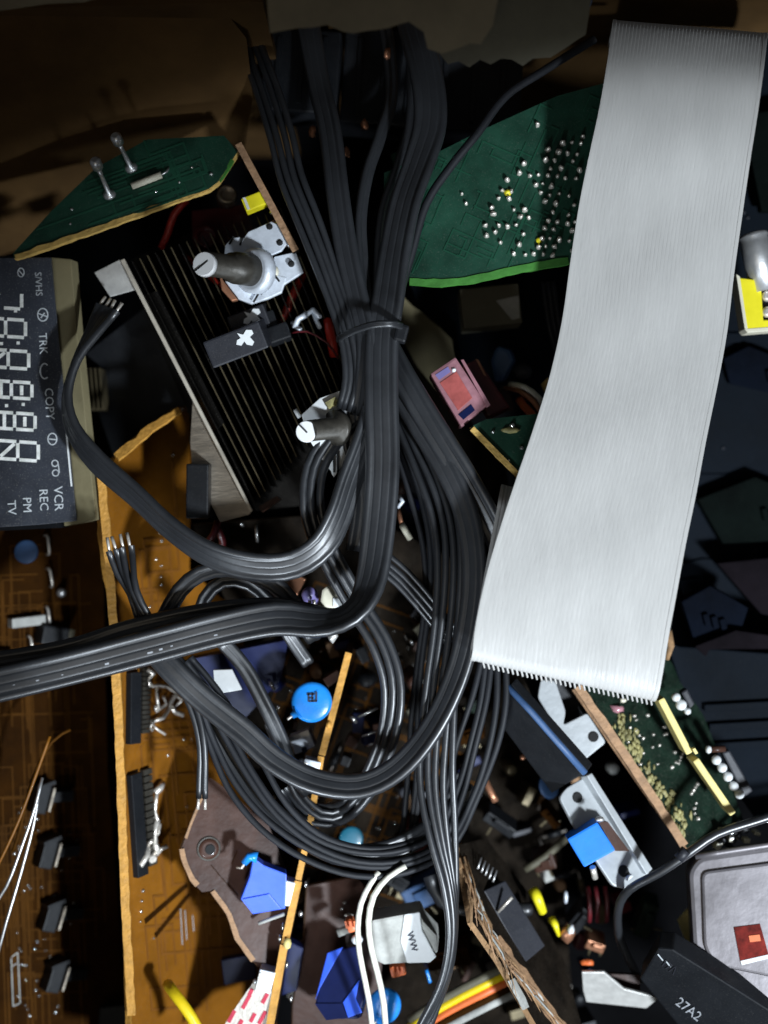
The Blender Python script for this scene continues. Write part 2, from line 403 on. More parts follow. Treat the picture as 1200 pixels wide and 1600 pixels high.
def wall(mb, a, b, z0, z1, th, m=0, m_top=None):
    """upright plate between picture points a,b; top at z0, foot at z1 (straight down in the box)"""
    p, q = P(*a, z0), P(*b, z0); u = (q-p).normalized(); v = Vector((0, 0, 1)).cross(u).normalized()*th*.005
    bI = len(mb.v); dz = Vector((0, 0, z1-z0))
    mb.v += [p-v, q-v, q+v, p+v, p-v+dz, q-v+dz, q+v+dz, p+v+dz]
    for i, f in enumerate(((0, 1, 2, 3), (7, 6, 5, 4), (4, 5, 1, 0), (5, 6, 2, 1), (6, 7, 3, 2), (7, 4, 0, 3))):
        mb.face([bI+j for j in f], (m if m_top is None or i else m_top))
# ================================================================== THE SETTING
mb = MB(); mb.obox(Vector((0, 0, -7.2)), Vector((1, 0, 0)), Vector((0, 1, 0)), Vector((0, 0, 1)), 40, 44, .2)
mb.build('box_floor', 'floor_dark', kind='structure')
pl = Plane((0, 0, 1.6), (1200, 0, 1.6), (600, 100, -.5))
mb = MB(); wall(mb, (-160, 10), (410, -6), 1.2, -7, 16); mb.build('box_wall', 'cardboard', kind='structure')
mb = MB(); wall(mb, (405, -40), (1400, -40), 0.0, -7, 16); mb.build('box_wall', 'cardboard', kind='structure')
# inner lining seen at the top left, in shade
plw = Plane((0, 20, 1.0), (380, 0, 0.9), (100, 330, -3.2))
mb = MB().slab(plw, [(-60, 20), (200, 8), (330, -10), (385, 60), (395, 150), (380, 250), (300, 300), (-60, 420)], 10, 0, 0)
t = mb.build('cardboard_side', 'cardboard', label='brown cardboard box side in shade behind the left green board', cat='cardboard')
plf = flat(1.6)
mb = MB().slab(plf, [(-80, -60), (190, -60), (165, -8), (130, 1), (70, 4), (30, 10), (-80, 26)], 6, 0, 0)
mb.build('box_flap', 'pale_card', label='pale cardboard flap end in the top left corner', cat='box flap')
plf = Plane((420, 40, 2.2), (760, 60, 2.2), (600, -40, 2.6))
mb = MB().slab(plf, jag((415, -60), (419, 46), 4, 2, 3)+jag((422, 52), (534, 38), 5, 3, 4)+[(537, 50), (552, 52)]+jag((575, 48), (655, 32), 5, 3, 6)
      + [(662, 50), (668, 76)]+jag((690, 84), (765, 62), 5, 4, 9)+[(770, 40), (790, -60)], 7, 0, 0)
mb.build('torn_cardboard', 'pale_card', label='torn beige cardboard edge above the black plugs at the top', cat='cardboard')
plf = Plane((680, 80, 1.6), (900, 60, 1.5), (800, -30, 2.0))
mb = MB().slab(plf, jag((665, 60), (690, 92), 3, 3, 4)+jag((700, 100), (850, 95), 9, 7, 8)+jag((860, 90), (925, 40), 5, 6, 5)+[(930, -40), (660, -40)], 6, 0, 0)
mb.build('torn_cardboard', 'olive', label='dim frayed cardboard strip between plugs and grey ribbon cable', cat='cardboard')
mb = MB(); plx = flat(1.0); mb.pbox(plx, 885, -8, 80, 36, 20, -8); mb.build('blue_block', 'dull_blue', bevel=6, label='dull blue plastic block just showing at the top edge', cat='block')

# ================================================================== BOARDS
def board(name, label, pl, out, th, face, edge, cat='circuit board'):
    root = thing(name, label, cat, pl.pt(sum(p[0] for p in out)/len(out), sum(p[1] for p in out)/len(out)))
    MB().slab(pl, out, th, 0, 1).build('board_panel', [face, edge], root); return root
def strip(name, pl, a, b, wpx, thpx, material, parent):   # raised strip along a-b
    p, q = pl.pt(*a), pl.pt(*b); u = (q-p).normalized(); k = pxs(p.z)
    return MB().obox((p+q)/2, u, pl.n.cross(u), pl.n, (q-p).length, wpx*k, thpx*k).build(name, material, parent)

# --- left green board, upper left
pg = Plane((30, 400, -.5), (370, 236, -.5), (150, 200, -.75))
out = jag((22, 404), (340, 290), 22, 1.0, 5)+[(341, 284), (372, 236), (350, 212), (230, 218), (150, 262), (80, 330), (20, 396)]
gb = board('green_board', 'green circuit board with cream edge in the upper left corner', pg, out, 14, 'board_green', 'edge_cream')
traces(pg, out, 14, 'trace_green', gb, 3, 3, 20)
def stud(x1, y1, x2, y2, label):
    r_ = thing('metal_stud', label, 'pin', pg.pt(x1, y1), 'pins standing on the left green board')
    a = pg.pt(x1, y1); b = P(x2, y2, a.z+.75)
    ax = (b-a); L = ax.length
    MB().lathe(a, ax, [(.11, 0), (.09, .03), (.04, .07), (.032, L*.55), (.045, L*.75)], 12).build('pin_shaft', 'steel', r_)
    MB().lathe(a+ax.normalized()*L*.75, ax, [(.05, 0), (.085, .03), (.09, L*.22), (.05, L*.27)], 12).build('pin_head', 'steel', r_)
stud(171, 304, 148, 250, 'shiny metal pin on the green board nearest its cream edge')
stud(205, 262, 180, 212, 'shiny metal pin on the green board beside the axial resistor end')
r_ = thing('resistor', 'cream axial resistor lying on the left green board', 'resistor', pg.pt(232, 285))
a, b = pg.pt(208, 294, .07), pg.pt(254, 276, .07)
MB().cyl(a, b, .055, 12).build('resistor_body', 'cream_plastic', r_); MB().tube([b, pg.pt(262, 270, .05), pg.pt(264, 262, .0)], .018, 6).build('lead', 'steel', r_)
dots(pg, [(112, 327), (330, 272), (300, 262), (244, 300), (110, 350), (280, 285)], 3, 'solder', gb)

# --- right green board
pr = Plane((690, 445, -.3), (890, 412, -.3), (760, 200, -.55))
out = [(628, 436), (690, 447)]+jag((700, 445), (892, 410), 10, 1.5, 8)+[(960, 400), (980, 120), (870, 150), (760, 200), (690, 235), (600, 270), (600, 420)]
rg = board('green_board', 'green circuit board with many solder joints left of the grey ribbon', pr, out, 10, 'board_green', 'edge_green')
rr = random.Random(11); pts = []
for q in range(-3, 14):          # joints in slanted rows, as the chips above them stand
    for k in range(0, 16):
        x = 770+q*14.5+k*5.6+rr.uniform(-2.2, 2.2); y = 405-k*13.2+q*1.5+rr.uniform(-2.2, 2.2)
        if rr.random() < .56 and inside(x, y, [(775, 300), (835, 225), (925, 200), (915, 398), (800, 402), (765, 370)]): pts.append((x, y))
pts = [(722, 303), (728, 318), (760, 368), (772, 335), (768, 325), (758, 352), (840, 195)]+pts
dots(pr, pts[:110], 3.9, 'tinned', rg, hh=1.9)
dots(pr, [(793, 301), (842, 376)], 6, 'yellow', rg, 'yellow_blob')
traces(pr, out, 40, 'trace_green', rg, 2.2, 9, 66, lmax=70, lmin=15)

# --- small green board low right of the pink relay
ps = Plane((735, 665, -.15), (860, 650, -.3), (800, 740, -.15))
out = [(735, 667), (760, 655), (900, 640), (900, 760), (812, 748)]+jag((812, 748), (735, 667), 11, 2.4, 6)
sg = board('green_board', 'small green board with ragged cream edge under the pink relay', ps, out, 11, 'board_green', 'edge_cream')
strip('board_edge', ps, (737, 670), (812, 746), 9, 4, 'edge_cream', sg)
MB().blob(ps.pt(796, 672), .16, .05, .05, jit=.2).build('scratch_mark', 'flux_stain', sg)
dots(ps, [(800, 665), (795, 720), (815, 700), (770, 675)], 4, 'solder', sg)

# --- orange board, tall, standing on its left edge
po = Plane((157, 745, -.9), (205, 1590, -.9), (400, 1100, -4.2))
out = jag((180, 716), (290, 630), 9, 3, 2)+[(296, 632), (298, 700), (296, 890), (420, 1000), (430, 1600), (420, 1680), (208, 1680)]
out += jag((206, 1592), (188, 1010), 12, 1.0, 3)+jag((186, 1000), (168, 870), 8, 2, 3)+jag((166, 860), (158, 750), 8, 3, 4)
ob = board('orange_board', 'tall orange circuit board with bright amber left edge', po, out, 14, 'board_orange', 'edge_amber')
def edge_strip(pts_, pl_, wpx, material, parent, name='board_edge', up=2.0, seed=3, amp=1.2):
    rr = random.Random(seed); mb = MB(); L_ = []; R_ = []
    for (x1, y1), (x2, y2) in zip(pts_, pts_[1:]):
        L = math.hypot(x2-x1, y2-y1); nx, ny = -(y2-y1)/L, (x2-x1)/L; n = max(2, int(L/12))
        for i in range(n):
            t = i/n; a1 = rr.uniform(-amp, amp); a2 = rr.uniform(-amp*.5, amp*.5); x = x1+(x2-x1)*t; y = y1+(y2-y1)*t
            L_.append((x-nx*(wpx/2+a1), y-ny*(wpx/2+a1))); R_.append((x+nx*(wpx/2+a2), y+ny*(wpx/2+a2)))
    return MB().slab(pl_, L_+R_[::-1], 6, 0, 0, h=up*.01).build(name, material, parent)
pe = Plane((157, 745, -.84), (205, 1590, -.84), (260, 1100, -.9))
edge_strip([(158, 742), (163, 800), (172, 900), (177, 975), (186, 1150), (196, 1420), (204, 1560), (206, 1600)], pe, 13, 'edge_amber', ob, up=1)
edge_strip([(182, 716), (236, 672), (291, 634)], Plane((182, 716, -.95), (291, 634, -1.5), (250, 720, -1.0)), 11, 'edge_amber', ob, up=5, amp=2.5, seed=5)
traces(po, [(215, 700), (285, 660), (285, 900), (410, 1020), (415, 1590), (215, 1590)], 46, 'trace_amber', ob, 4, 21, 95)
rr = random.Random(5)
dots(po, [(241, 822), (250, 832), (252, 845), (244, 874), (252, 884), (251, 901), (252, 914), (234, 948), (223, 1392), (221, 1408), (220, 1424), (219, 1440), (287, 1155), (299, 1156), (270, 711), (300, 806), (292, 1260), (240, 1466), (262, 1180), (330, 1380), (285, 640)], 2.6, 'solder', ob)
def header(x1, y1, x2, y2, label, tangle):
    r_ = thing('pin_header', label, 'connector', po.pt((x1+x2)/2, (y1+y2)/2), 'black connectors along the orange board')
    p, q = po.pt(x1, y1), po.pt(x2, y2); u = (q-p).normalized(); v = po.n.cross(u); L = (q-p).length
    MB().obox((p+q)/2, u, v, po.n, L, .26, .12).build('housing', 'black_plastic', r_, bevel=1.5)
    # row of slots
    a, b = po.pt(x1+19, y1-8), po.pt(x2+17, y2-16); mb = MB()
    for i in range(14):
        c = a.lerp(b, (i+.5)/14); mb.obox(c, u, v, po.n, (b-a).length/14*.8, .20, .10)
    mb.build('pin_row', 'shaft', r_, kind='stuff')
    for i, (pp, rad) in enumerate(tangle):
        MB().tube([po.pt(x, y, .10+.05*math.sin(j*2.1+i)) for j, (x, y) in enumerate(pp)], rad*.014, 6).build('torn_solder', 'tinned', r_)
edge_strip([(24, 402), (180, 348), (340, 289)], Plane((24, 402, -.46), (340, 289, -.46), (200, 300, -.56)), 8, 'edge_cream', gb, amp=1.6, seed=9, up=1)
edge_strip([(342, 282), (356, 262), (371, 238)], Plane((342, 282, -.46), (371, 238, -.50), (300, 250, -.56)), 5, 'edge_green', gb, amp=.8, seed=9, up=1)
edge_strip([(640, 440), (690, 443), (740, 437), (815, 420), (900, 406)], pr, 11, 'edge_green', rg, amp=1.2, seed=4, up=2)
header(205, 1050, 204, 1162, 'black connector with a tangle of torn metal, upper one on orange board',
       [([(223, 1045), (230, 1052), (226, 1062), (229, 1072)], 3.4), ([(228, 1072), (240, 1070), (258, 1073), (266, 1082)], 2), ([(266, 1082), (262, 1098), (255, 1112), (244, 1122), (230, 1128)], 2.4),
        ([(262, 1106), (270, 1112), (277, 1117)], 3.0), ([(232, 1130), (240, 1140), (248, 1147)], 1.6), ([(240, 1070), (236, 1090), (240, 1108)], 2), ([(268, 1085), (274, 1094), (270, 1103)], 1.6), ([(246, 1088), (252, 1100), (240, 1112), (234, 1104)], 2), ([(230, 1128), (229, 1136), (233, 1141)], 2)])
header(205, 1208, 216, 1368, 'black connector with bright torn solder strip, lower one on orange board',
       [([(235, 1238), (240, 1230), (249, 1224)], 4.5), ([(235, 1238), (236, 1255), (238, 1268), (236, 1282)], 2.2), ([(236, 1280), (237, 1300), (235, 1318), (238, 1332)], 3.6), ([(238, 1330), (232, 1338), (229, 1342)], 5),
        ([(240, 1334), (246, 1325), (251, 1321)], 2.6), ([(226, 1316), (220, 1336), (211, 1352)], 4), ([(226, 1318), (227, 1312)], 2.5), ([(241, 1286), (240, 1300), (238, 1310)], 1.6)])
r_ = po
for i, (a, b) in enumerate((((292, 1382), (226, 1440)), ((296, 1396), (242, 1462)))):
    MB().obox((po.pt(*a)+po.pt(*b))/2, (po.pt(*b)-po.pt(*a)).normalized(), po.n.cross((po.pt(*b)-po.pt(*a)).normalized()), po.n, (po.pt(*a)-po.pt(*b)).length, .09, .012).build('slot_mark', 'board_brown', ob)
line_part([(281, 1420, 284, 1476), (288, 1422, 291, 1468), (300, 1430, 302, 1455)], po, 1.6, 'display_print_dim', ob, 'printed_line')
rl = thing('relay_block', 'black rectangular block on the orange board beside the heat sink foot', 'relay', P(307, 770, -1.5))
mb = MB(); pk = Plane((290, 725, -.6), (325, 728, -.6), (292, 812, -.65)); mb.pbox(pk, 308, 768, 35, 86, 60, -1, -60); mb.build('housing', 'black_plastic', rl, bevel=2.5)

# --- brown board lower left, deep
pb = Plane((0, 860, -2.0), (0, 1600, -2.0), (200, 1200, -3.6))
out = [(-120, 780), (120, 800), (160, 820), (168, 1200), (205, 1680), (-120, 1680)]
bb = board('brown_board', 'dim brown circuit board with slide switches in the lower left corner', pb, out, 14, 'board_brown', 'edge_tan')
traces(pb, [(-30, 840), (140, 840), (150, 1200), (190, 1640), (-30, 1640)], 60, 'trace', bb, 2.6, 4, 92, lmax=200, lmin=25)
traces(pb, [(0, 1220), (50, 1220), (60, 1640), (0, 1640)], 16, 'trace', bb, 3, 14, 92, lmax=300)
line_part([(18, 1495, 27, 1488), (27, 1488, 31, 1567), (31, 1567, 20, 1572), (20, 1572, 17, 1497), (17, 1510, 26, 1505)], pb, 2, 'ceramic', bb, 'printed_line')
rr = random.Random(8)
dots(pb, [(rr.uniform(20, 120), rr.uniform(1240, 1590)) for _ in range(46)], 2.6, 'solder', bb, jit=.3)
for i, (x, y, lb) in enumerate(((72, 1245, 'black slide switch on the brown board, topmost of four and half hidden'), (82, 1330, 'black slide switch on the brown board, second from the top'),
                           (88, 1428, 'black slide switch on the brown board, third from the top'), (94, 1522, 'black slide switch on the brown board, lowest of the four'))):
    r_ = thing('slide_switch', lb, 'switch', pb.pt(x, y), 'slide switches down the brown board')
    MB().pbox(pb, x-17, y, 22, 44, 26, -8).build('housing', 'black_plastic', r_, bevel=2)
    MB().pbox(pb, x-4, y, 3, 36, 30, -8).build('metal_lip', 'warm_steel', r_)
    MB().pbox(pb, x+17, y-4, 36, 17, 22, 4).build('slider', 'black_plastic', r_, bevel=2)
    MB().pbox(pb, x-12, y-22, 30, 6, 30, 22).build('contact_arm', 'black_plastic', r_)
def disc_cap(px, py, z, r, material, label, tail, tilt=(0.1, .1), mark=False, group=None):
    c = P(px, py, z); k = pxs(z); ax = Vector((tilt[0], tilt[1], 1)).normalized(); R = r*k
    rt = thing('disc_capacitor', label, 'capacitor', c-ax*R*.3, group)
    MB().lathe(c, ax, [(R*.35, -R*.20), (R*.8, -R*.17), (R*.96, -R*.10), (R, 0), (R*.96, R*.09), (R*.82, R*.15), (R*.4, R*.18), (.01, R*.185)], 28).build('disc', material, rt)
    if tail:
        e = P(*tail, z+.1); d = (e-c)
        MB().tube([c+d*.75*(R/d.length), c+d*.6+Vector((0, 0, -.02)), e-d*.18], R*.34, 10, 0, True, True, R*.14).build('lead_collar', material, rt)
        MB().tube([e-d*.22, e], R*.07, 6).build('lead', 'tinned', rt)
    if mark:
        pl = Plane((px, py, z), (px+10, py, z), (px, py-10, z)); 
        mb = MB()
        for x, y, ww, hh in ((-5, -8, 3, 14), (1, -8, 3, 14), (7, -9, 3, 15), (-2, -13, 12, 3), (2, -2, 12, 3), (-1, -7, 8, 2.5)):
            mb.obox(c+Vector((x*k, -y*k, 0))+ax*R*.17, Vector((1, 0, 0)), Vector((0, 1, 0)), ax, ww*k, hh*k, R*.05)
        mb.build('printed_mark', 'ink', rt)
    return rt
disc_cap(41, 862, -1.7, 19, 'dull_blue', 'round dull blue capacitor on the brown board under the display', None, (.05, .05))
for (x1, y1, x2, y2, lb) in ((69, 836, 72, 866, 'short bare jumper wire beside the dull blue capacitor'), (72, 888, 77, 916, 'bare jumper wire just above the grey dot'), (69, 948, 73, 976, 'bare jumper wire beside the white block'), (42, 994, 46, 1016, 'bent jumper wire at the dark green component')):
    a, b = pb.pt(x1, y1), pb.pt(x2, y2); n_ = pb.n*.14
    MB().tube([a, a+n_*.8, a.lerp(b, .15)+n_, a.lerp(b, .85)+n_, b+n_*.8, b], .022, 6).build('jumper_wire', 'tinned', label=lb, cat='wire', group='jumper wires on the brown board')
r_ = thing('ceramic_block', 'small off-white rectangular block on the brown board', 'component', pb.pt(38, 970))
MB().pbox(pb, 38, 970, 56, 15, 18, 7).build('body', 'ceramic', r_, bevel=2)
MB().blob(pb.pt(92, 925, .1), .09, .09, .08).build('grey_dot', 'steel', label='small round grey metal dot on the dark part of the brown board', cat='component')
r_ = thing('green_component', 'dark blackish component with a dull green end on the brown board', 'component', pb.pt(75, 990))
MB().pbox(pb, 75, 992, 46, 30, 30, -8).build('body', 'black_plastic', r_, bevel=4); MB().pbox(pb, 98, 988, 9, 14, 32, -8).build('end_cap', 'olive', r_, bevel=2)
MB().pbox(pb, 6, 1021, 22, 8, 26, 0).build('terminal', 'cream_plastic', bevel=2, label='tiny cream terminal at the left edge above the thick black cable', cat='terminal')
for i, (c_, mt, lb) in enumerate((([(78, 1150, -.9), (60, 1200, -.9), (30, 1280, -.8), (0, 1345, -.7), (-30, 1400, -.7)], 'board_orange', 'thin tan loose wire crossing the lower left corner'),
      ([(66, 1215, -.9), (55, 1260, -.8), (35, 1320, -.7), (10, 1385, -.6), (-20, 1430, -.6)], 'steel', 'thin grey loose wire, upper one at the left edge'),
      ([(62, 1225, -1.0), (52, 1290, -.9), (28, 1380, -.8), (10, 1440, -.7), (-6, 1500, -.7)], 'steel', 'thin grey loose wire, lower one at the left edge'),
      ([(110, 1140, -1.2), (80, 1160, -1.1), (50, 1220, -1.1), (30, 1300, -1.0), (20, 1330, -1.0)], 'trace', 'dull brown loose wire arching beside the thin tan wire'))):
    lead('loose_wire', c_, 2.6, mt, label=lb, cat='wire', group='loose wires in the lower left corner')

# ================================================================== DISPLAY MODULE
pd = Plane((0, 400, -.55), (0, 830, -.55), (120, 600, -.70))
dm = thing('display_module', 'dark glass display panel with white segment digits at the left edge', 'display', P(40, 610, -1.0))
MB().slab(pd, [(-120, 404), (80, 402), (86, 470), (120, 814), (60, 820), (-120, 832)], 10, 0, 0).build('glass_panel', 'display_glass', dm, bevel=1.5)
pd2 = Plane((100, 405, -.78), (140, 815, -.78), (110, 600, -.80))
MB().slab(pd2, [(70, 401), (111, 405), (120, 520), (134, 660), (150, 812), (100, 822), (80, 600)], 26, 0, 0).build('back_plate', 'beige_panel', dm, bevel=1.5)
MB().slab(pd2, [(-120, 395), (60, 401), (90, 825), (-120, 835)], 40, 0, 0, h=-.03).build('module_body', 'black_plastic', dm)
line_part([(104, 678, 109, 730), (109, 730, 112, 760)], pd, 2.6, 'white_plastic', dm, 'glass_seal')
def seg(px, py, hgt, wid, segs, tilt=3.0):
    """segment digit lying on its side, tops to the right; px,py = right top corner side, in photo px"""
    out = []; hw = wid/2; a = math.radians(-tilt)
    P_ = {'A': (hgt, -hw, hgt, hw), 'G1': (hgt/2, -hw, hgt/2, hw), 'D': (0, -hw, 0, hw), 'F': (hgt/2, -hw, hgt, -hw), 'B': (hgt/2, hw, hgt, hw),
          'E': (0, -hw, hgt/2, -hw), 'C': (0, hw, hgt/2, hw), 'X': (hgt*.08, hw*.75, hgt*.42, -hw*.75), 'M': (hgt*.25, -hw*.8, hgt*.25, hw*.8), 'M2': (hgt*.75, -hw*.8, hgt*.75, hw*.8)}
    for s_ in segs:
        x1, y1, x2, y2 = P_[s_]; L = math.hypot(x2-x1, y2-y1); g = 2.4 if s_ not in 'XM' else 0
        ux, uy = (x2-x1)/L, (y2-y1)/L
        x1 += ux*g; y1 += uy*g; x2 -= ux*g; y2 -= uy*g
        sh = .16*hw*2/hgt
        out.append((px-hgt+x1, py+y1+x1*sh, px-hgt+x2, py+y2+x2*sh))
    return out
rows = [(34, 466, 60, 26, ('A', 'B', 'X')), (40, 510, 62, 27, 'ABFG'), (45, 559, 64, 27, 'ABFGX'), (50, 607, 64, 25, 'ABFGM'), (55, 656, 64, 25, 'ABFGM'), (60, 702, 64, 28, 'ABFGX')]
for px_, py_, hg, wd, sg_ in rows:
    names = []
    for ch in sg_: names.append({'G': 'G1'}.get(ch, ch))
    if 'F' in names: names += ['C', 'E', 'D']
    if 'M' in names: names += ['M2']
    line_part(seg(px_, py_, hg, wd, names), pd, 5.4, 'display_print', dm, 'segment_digit')
for x, y in ((28, 536), (2, 537), (36, 632), (10, 634), (24, 486)): line_part([(x-2, y, x+3, y)], pd, 5, 'display_print', dm, 'colon_dot')
for txt, x, y, sz in (('VCR', 91, 779, 20), ('REC', 68, 781, 19), ('PM', 42, 789, 19), ('TV', 18, 793, 19), ('COPY', 77, 631, 19), ('TRK', 67, 537, 18), ('S/VHS', 60, 444, 15)):
    text_part(txt, pd, x, y, sz, -87, 'display_print_dim', dm, 'lettering')
def ring(x, y, rx, ry, n=14): return [(x+rx*math.cos(2*math.pi*i/n), y+ry*math.sin(2*math.pi*i/n), x+rx*math.cos(2*math.pi*(i+1)/n), y+ry*math.sin(2*math.pi*(i+1)/n)) for i in range(n)]
line_part(ring(67, 492, 8, 10)+[(60, 490, 74, 495), (64, 497, 70, 489)], pd, 1.8, 'display_print_dim', dm, 'printed_symbol')
line_part(ring(70, 580, 7, 12)[2:12], pd, 2.2, 'display_print_dim', dm, 'printed_symbol')
line_part(ring(82, 686, 7, 9)+[(77, 686, 88, 687)], pd, 1.8, 'display_print_dim', dm, 'printed_symbol')
line_part(ring(86, 724, 5, 5, 10)+ring(87, 739, 5, 5, 10)+[(91, 724, 93, 739)], pd, 1.8, 'display_print_dim', dm, 'printed_symbol')
line_part(ring(33, 426, 5, 7, 10)+[(30, 423, 36, 430)], pd, 1.6, 'display_print_dim', dm, 'printed_symbol')

# ================================================================== HEAT SINK
hs = thing('heat_sink', 'black finned heat sink with a bright steel side plate', 'heat sink', P(330, 600, -3.3))
pp = Plane((190, 408, -.85), (392, 798, -.85), (150, 424, -1.7))
pp2 = Plane((262, 640, -1.0), (392, 798, -.86), (344, 816, -.95)); MB().slab(pp2, [(297, 690), (300, 640), (301, 618), (393, 798), (389, 804), (344, 816), (322, 775), (300, 735)], 8, 0, 1).build('side_plate', ['warm_steel', 'bright_steel'], hs, bevel=.8)
MB().slab(pp, [(200, 470), (224, 462), (330, 670), (300, 700)], 6, 0, 0, h=-.2).build('plate_shade', 'fin_black', hs)  # dark sheet stands in for shade on the middle of the side plate
MB().slab(Plane((190, 408, -.80), (392, 798, -.80), (196, 405, -.80)), [(188, 407), (194, 404), (395, 798), (391, 801)], 8, 0, 0).build('plate_rim', 'warm_bright', hs, bevel=1)
MB().slab(Plane((149, 426, -.9), (190, 406, -.85), (170, 462, -.95)), [(147, 426), (188, 405), (215, 452), (172, 464)], 5, 0, 1).build('bent_tab', ['bright_steel', 'bright_steel'], hs, bevel=1)
MB().slab(Plane((190, 408, -2.4), (392, 798, -2.4), (480, 500, -2.4)), [(205, 405), (330, 350), (540, 690), (470, 790), (400, 798)], 12, 0, 0).build('base_plate', 'fin_black', hs)
for k in range(21):
    mb = MB(); a = (206+12.2*k, 408-4.4*k); b = (398+8.2*k, 786-9.0*k)
    wall(mb, a, b, -.92-.02*math.sin(k*1.7), -2.35, 1.8, 0, 1); mb.build('fin', ['fin_black', 'fin_edge' if k % 3 else 'fin_black'], hs)
MB().slab(flat(-1.0), [(404, 792), (432, 775), (438, 780), (408, 800)], 40, 0, 0).build('foot', 'board_plum', hs)

# ================================================================== POTENTIOMETERS
def slot_tip(root, c, ax, R, cut):
    MB().lathe(c, ax, [(R, -.10), (R, -.02), (R*.93, 0)], 24).build('shaft_tip', 'tip_white', root)
    u = cut.normalized(); v = ax.cross(u).normalized()
    MB().obox(c+ax*(-.004), u, v, ax, R*1.9, R*.16, .008).build('tip_slot', 'dark_hole', root)
p1 = thing('potentiometer', 'metal potentiometer with long shaft pointing left and slotted white tip', 'potentiometer', P(410, 410, -1.5))
pq = Plane((360, 380, -.40), (470, 350, -.45), (400, 470, -.40))
MB().slab(pq, [(352, 383), (362, 372), (375, 370), (378, 376), (388, 362), (424, 346), (436, 352), (449, 380), (440, 392), (416, 402), (398, 400), (380, 410), (350, 402)], 7, 0, 0).build('mounting_plate', 'zinc', p1, bevel=1.5)
MB().slab(pq, [(428, 400), (462, 392), (474, 424), (440, 446), (424, 424)], 9, 0, 0, h=-.06).build('terminal_plate', 'zinc', p1, bevel=1.5)
MB().slab(pq, [(388, 362), (428, 340), (440, 345), (450, 380), (438, 384)], 10, 0, 0, h=-.12).build('back_plate', 'copper', p1, bevel=1)
MB().slab(pq, [(346, 400), (400, 420), (448, 432), (440, 456), (418, 466), (392, 474), (372, 466), (352, 440)], 10, 0, 0, h=-.05).build('lower_plate', 'zinc', p1, bevel=2)
MB().slab(pq, [(342, 425), (350, 440), (372, 468), (362, 470), (346, 452)], 12, 0, 0, h=-.02).build('side_ring', 'copper', p1, bevel=2)
for x, y in ((455, 412), (421, 354), (437, 379)): MB().lathe(pq.pt(x, y, .0), pq.n, [(.055, -.01), (.05, .012), (.02, .014)], 14).build('rivet', 'dark_hole', p1)
a = P(402, 424, -.32); b = P(318, 411, .60); ax = (b-a).normalized()
MB().lathe(a, ax, [(.36, -.05), (.36, .12), (.30, .14)], 24).build('bushing_nut', 'zinc', p1)
MB().lathe(a, ax, [(.25, .1), (.25, .50), (.23, .52), (.23, .60), (.19, .62), (.185, 1.12)], 24).build('shaft', 'shaft', p1)
slot_tip(p1, P(318, 412, .80), Vector((-.3, .05, 1)).normalized(), .185, Vector((1, .75, .2)))
for x, y, l, an in ((362, 376, 14, 60), (377, 378, 12, 70), (400, 466, 16, 60), (412, 455, 14, 50), (428, 428, 30, -55)): MB().pbox(pq, x, y, l, 3, 2.0, an, 1.0).build('plate_groove', 'dark_hole', p1)
MB().blob(pq.pt(431, 424), .05, .09, .05).build('glue_bead', 'cream_plastic', p1)
p2 = thing('potentiometer', 'metal potentiometer with white bracket, lower one beside the cable bundle', 'potentiometer', P(500, 670, -1.4))
pq2 = Plane((470, 650, .0), (530, 610, .0), (520, 740, -.05))
MB().slab(pq2, [(471, 648), (500, 622), (560, 600), (560, 690), (522, 746), (519, 742), (517, 736), (506, 722), (482, 686)], 6, 0, 0).build('bracket', 'white_plastic', p2, bevel=1)
a = P(530, 668, .02); b = P(484, 673, .45); ax = (b-a).normalized()
MB().lathe(a, ax, [(.28, 0), (.28, .1), (.17, .12), (.165, .62)], 20).build('shaft', 'shaft', p2)
slot_tip(p2, P(478, 674, .50), Vector((-.2, .02, 1)).normalized(), .165, Vector((1, -1, 0)))
MB().cyl(P(461, 640, .1), P(468, 652, .05), .035, 8).build('bracket_tab', 'white_plastic', p2)
MB().pbox(pq2, 519, 630, 18, 12, 8, 30).build('yellow_insert', 'flux_stain', p2)
for x in (521, 527): wall(mbx := MB(), (x, 702), (x+1, 738), .04, -.1, 3); mbx.build('bracket_slot', 'dark_hole', p2)

# --- two black connector clips with white H marks
def clip(x, y, w_, d_, z, lab, mk):
    r_ = thing('clip_block', lab, 'connector', P(x, y, z-.5), 'black blocks with white marks by the potentiometer'); pk = Plane((x, y, z), (x+50, y-6, z+.05), (x, y+50, z-.12))
    MB().pbox(pk, x, y, w_, d_, 60, 21, -60).build('housing', 'dark_plastic', r_, bevel=3)
    mx, my = mk; an = 21; mb = MB()
    sh = [(-14, -9), (-4, -6), (1, -15), (10, -15), (13, -8), (7, -2), (14, 7), (11, 14), (2, 12), (-2, 6), (-7, 14), (-15, 12), (-14, 4), (-8, 0)]
    mb.slab(pk, [(mx+a*.95, my+b*.85) for a, b in sh], 2, 0, 0, h=.02)
    mb.build('white_mark', 'white_plastic', r_)
    return r_
k1 = clip(390, 506, 62, 44, -.7, 'smaller black block with white H mark below the potentiometer', (395, 495))
k2 = clip(368, 539, 95, 44, -.25, 'larger black block with white H mark in front of the heat sink', (384, 528))
MB().pbox(flat(-.6), 434, 520, 36, 26, 40, 20, -40).build('connector_plug', 'black_plastic', k2, bevel=3)
MB().pbox(flat(-.7), 424, 498, 14, 26, 30, 20, -30).build('connector_plug', 'black_plastic', k1, bevel=2)

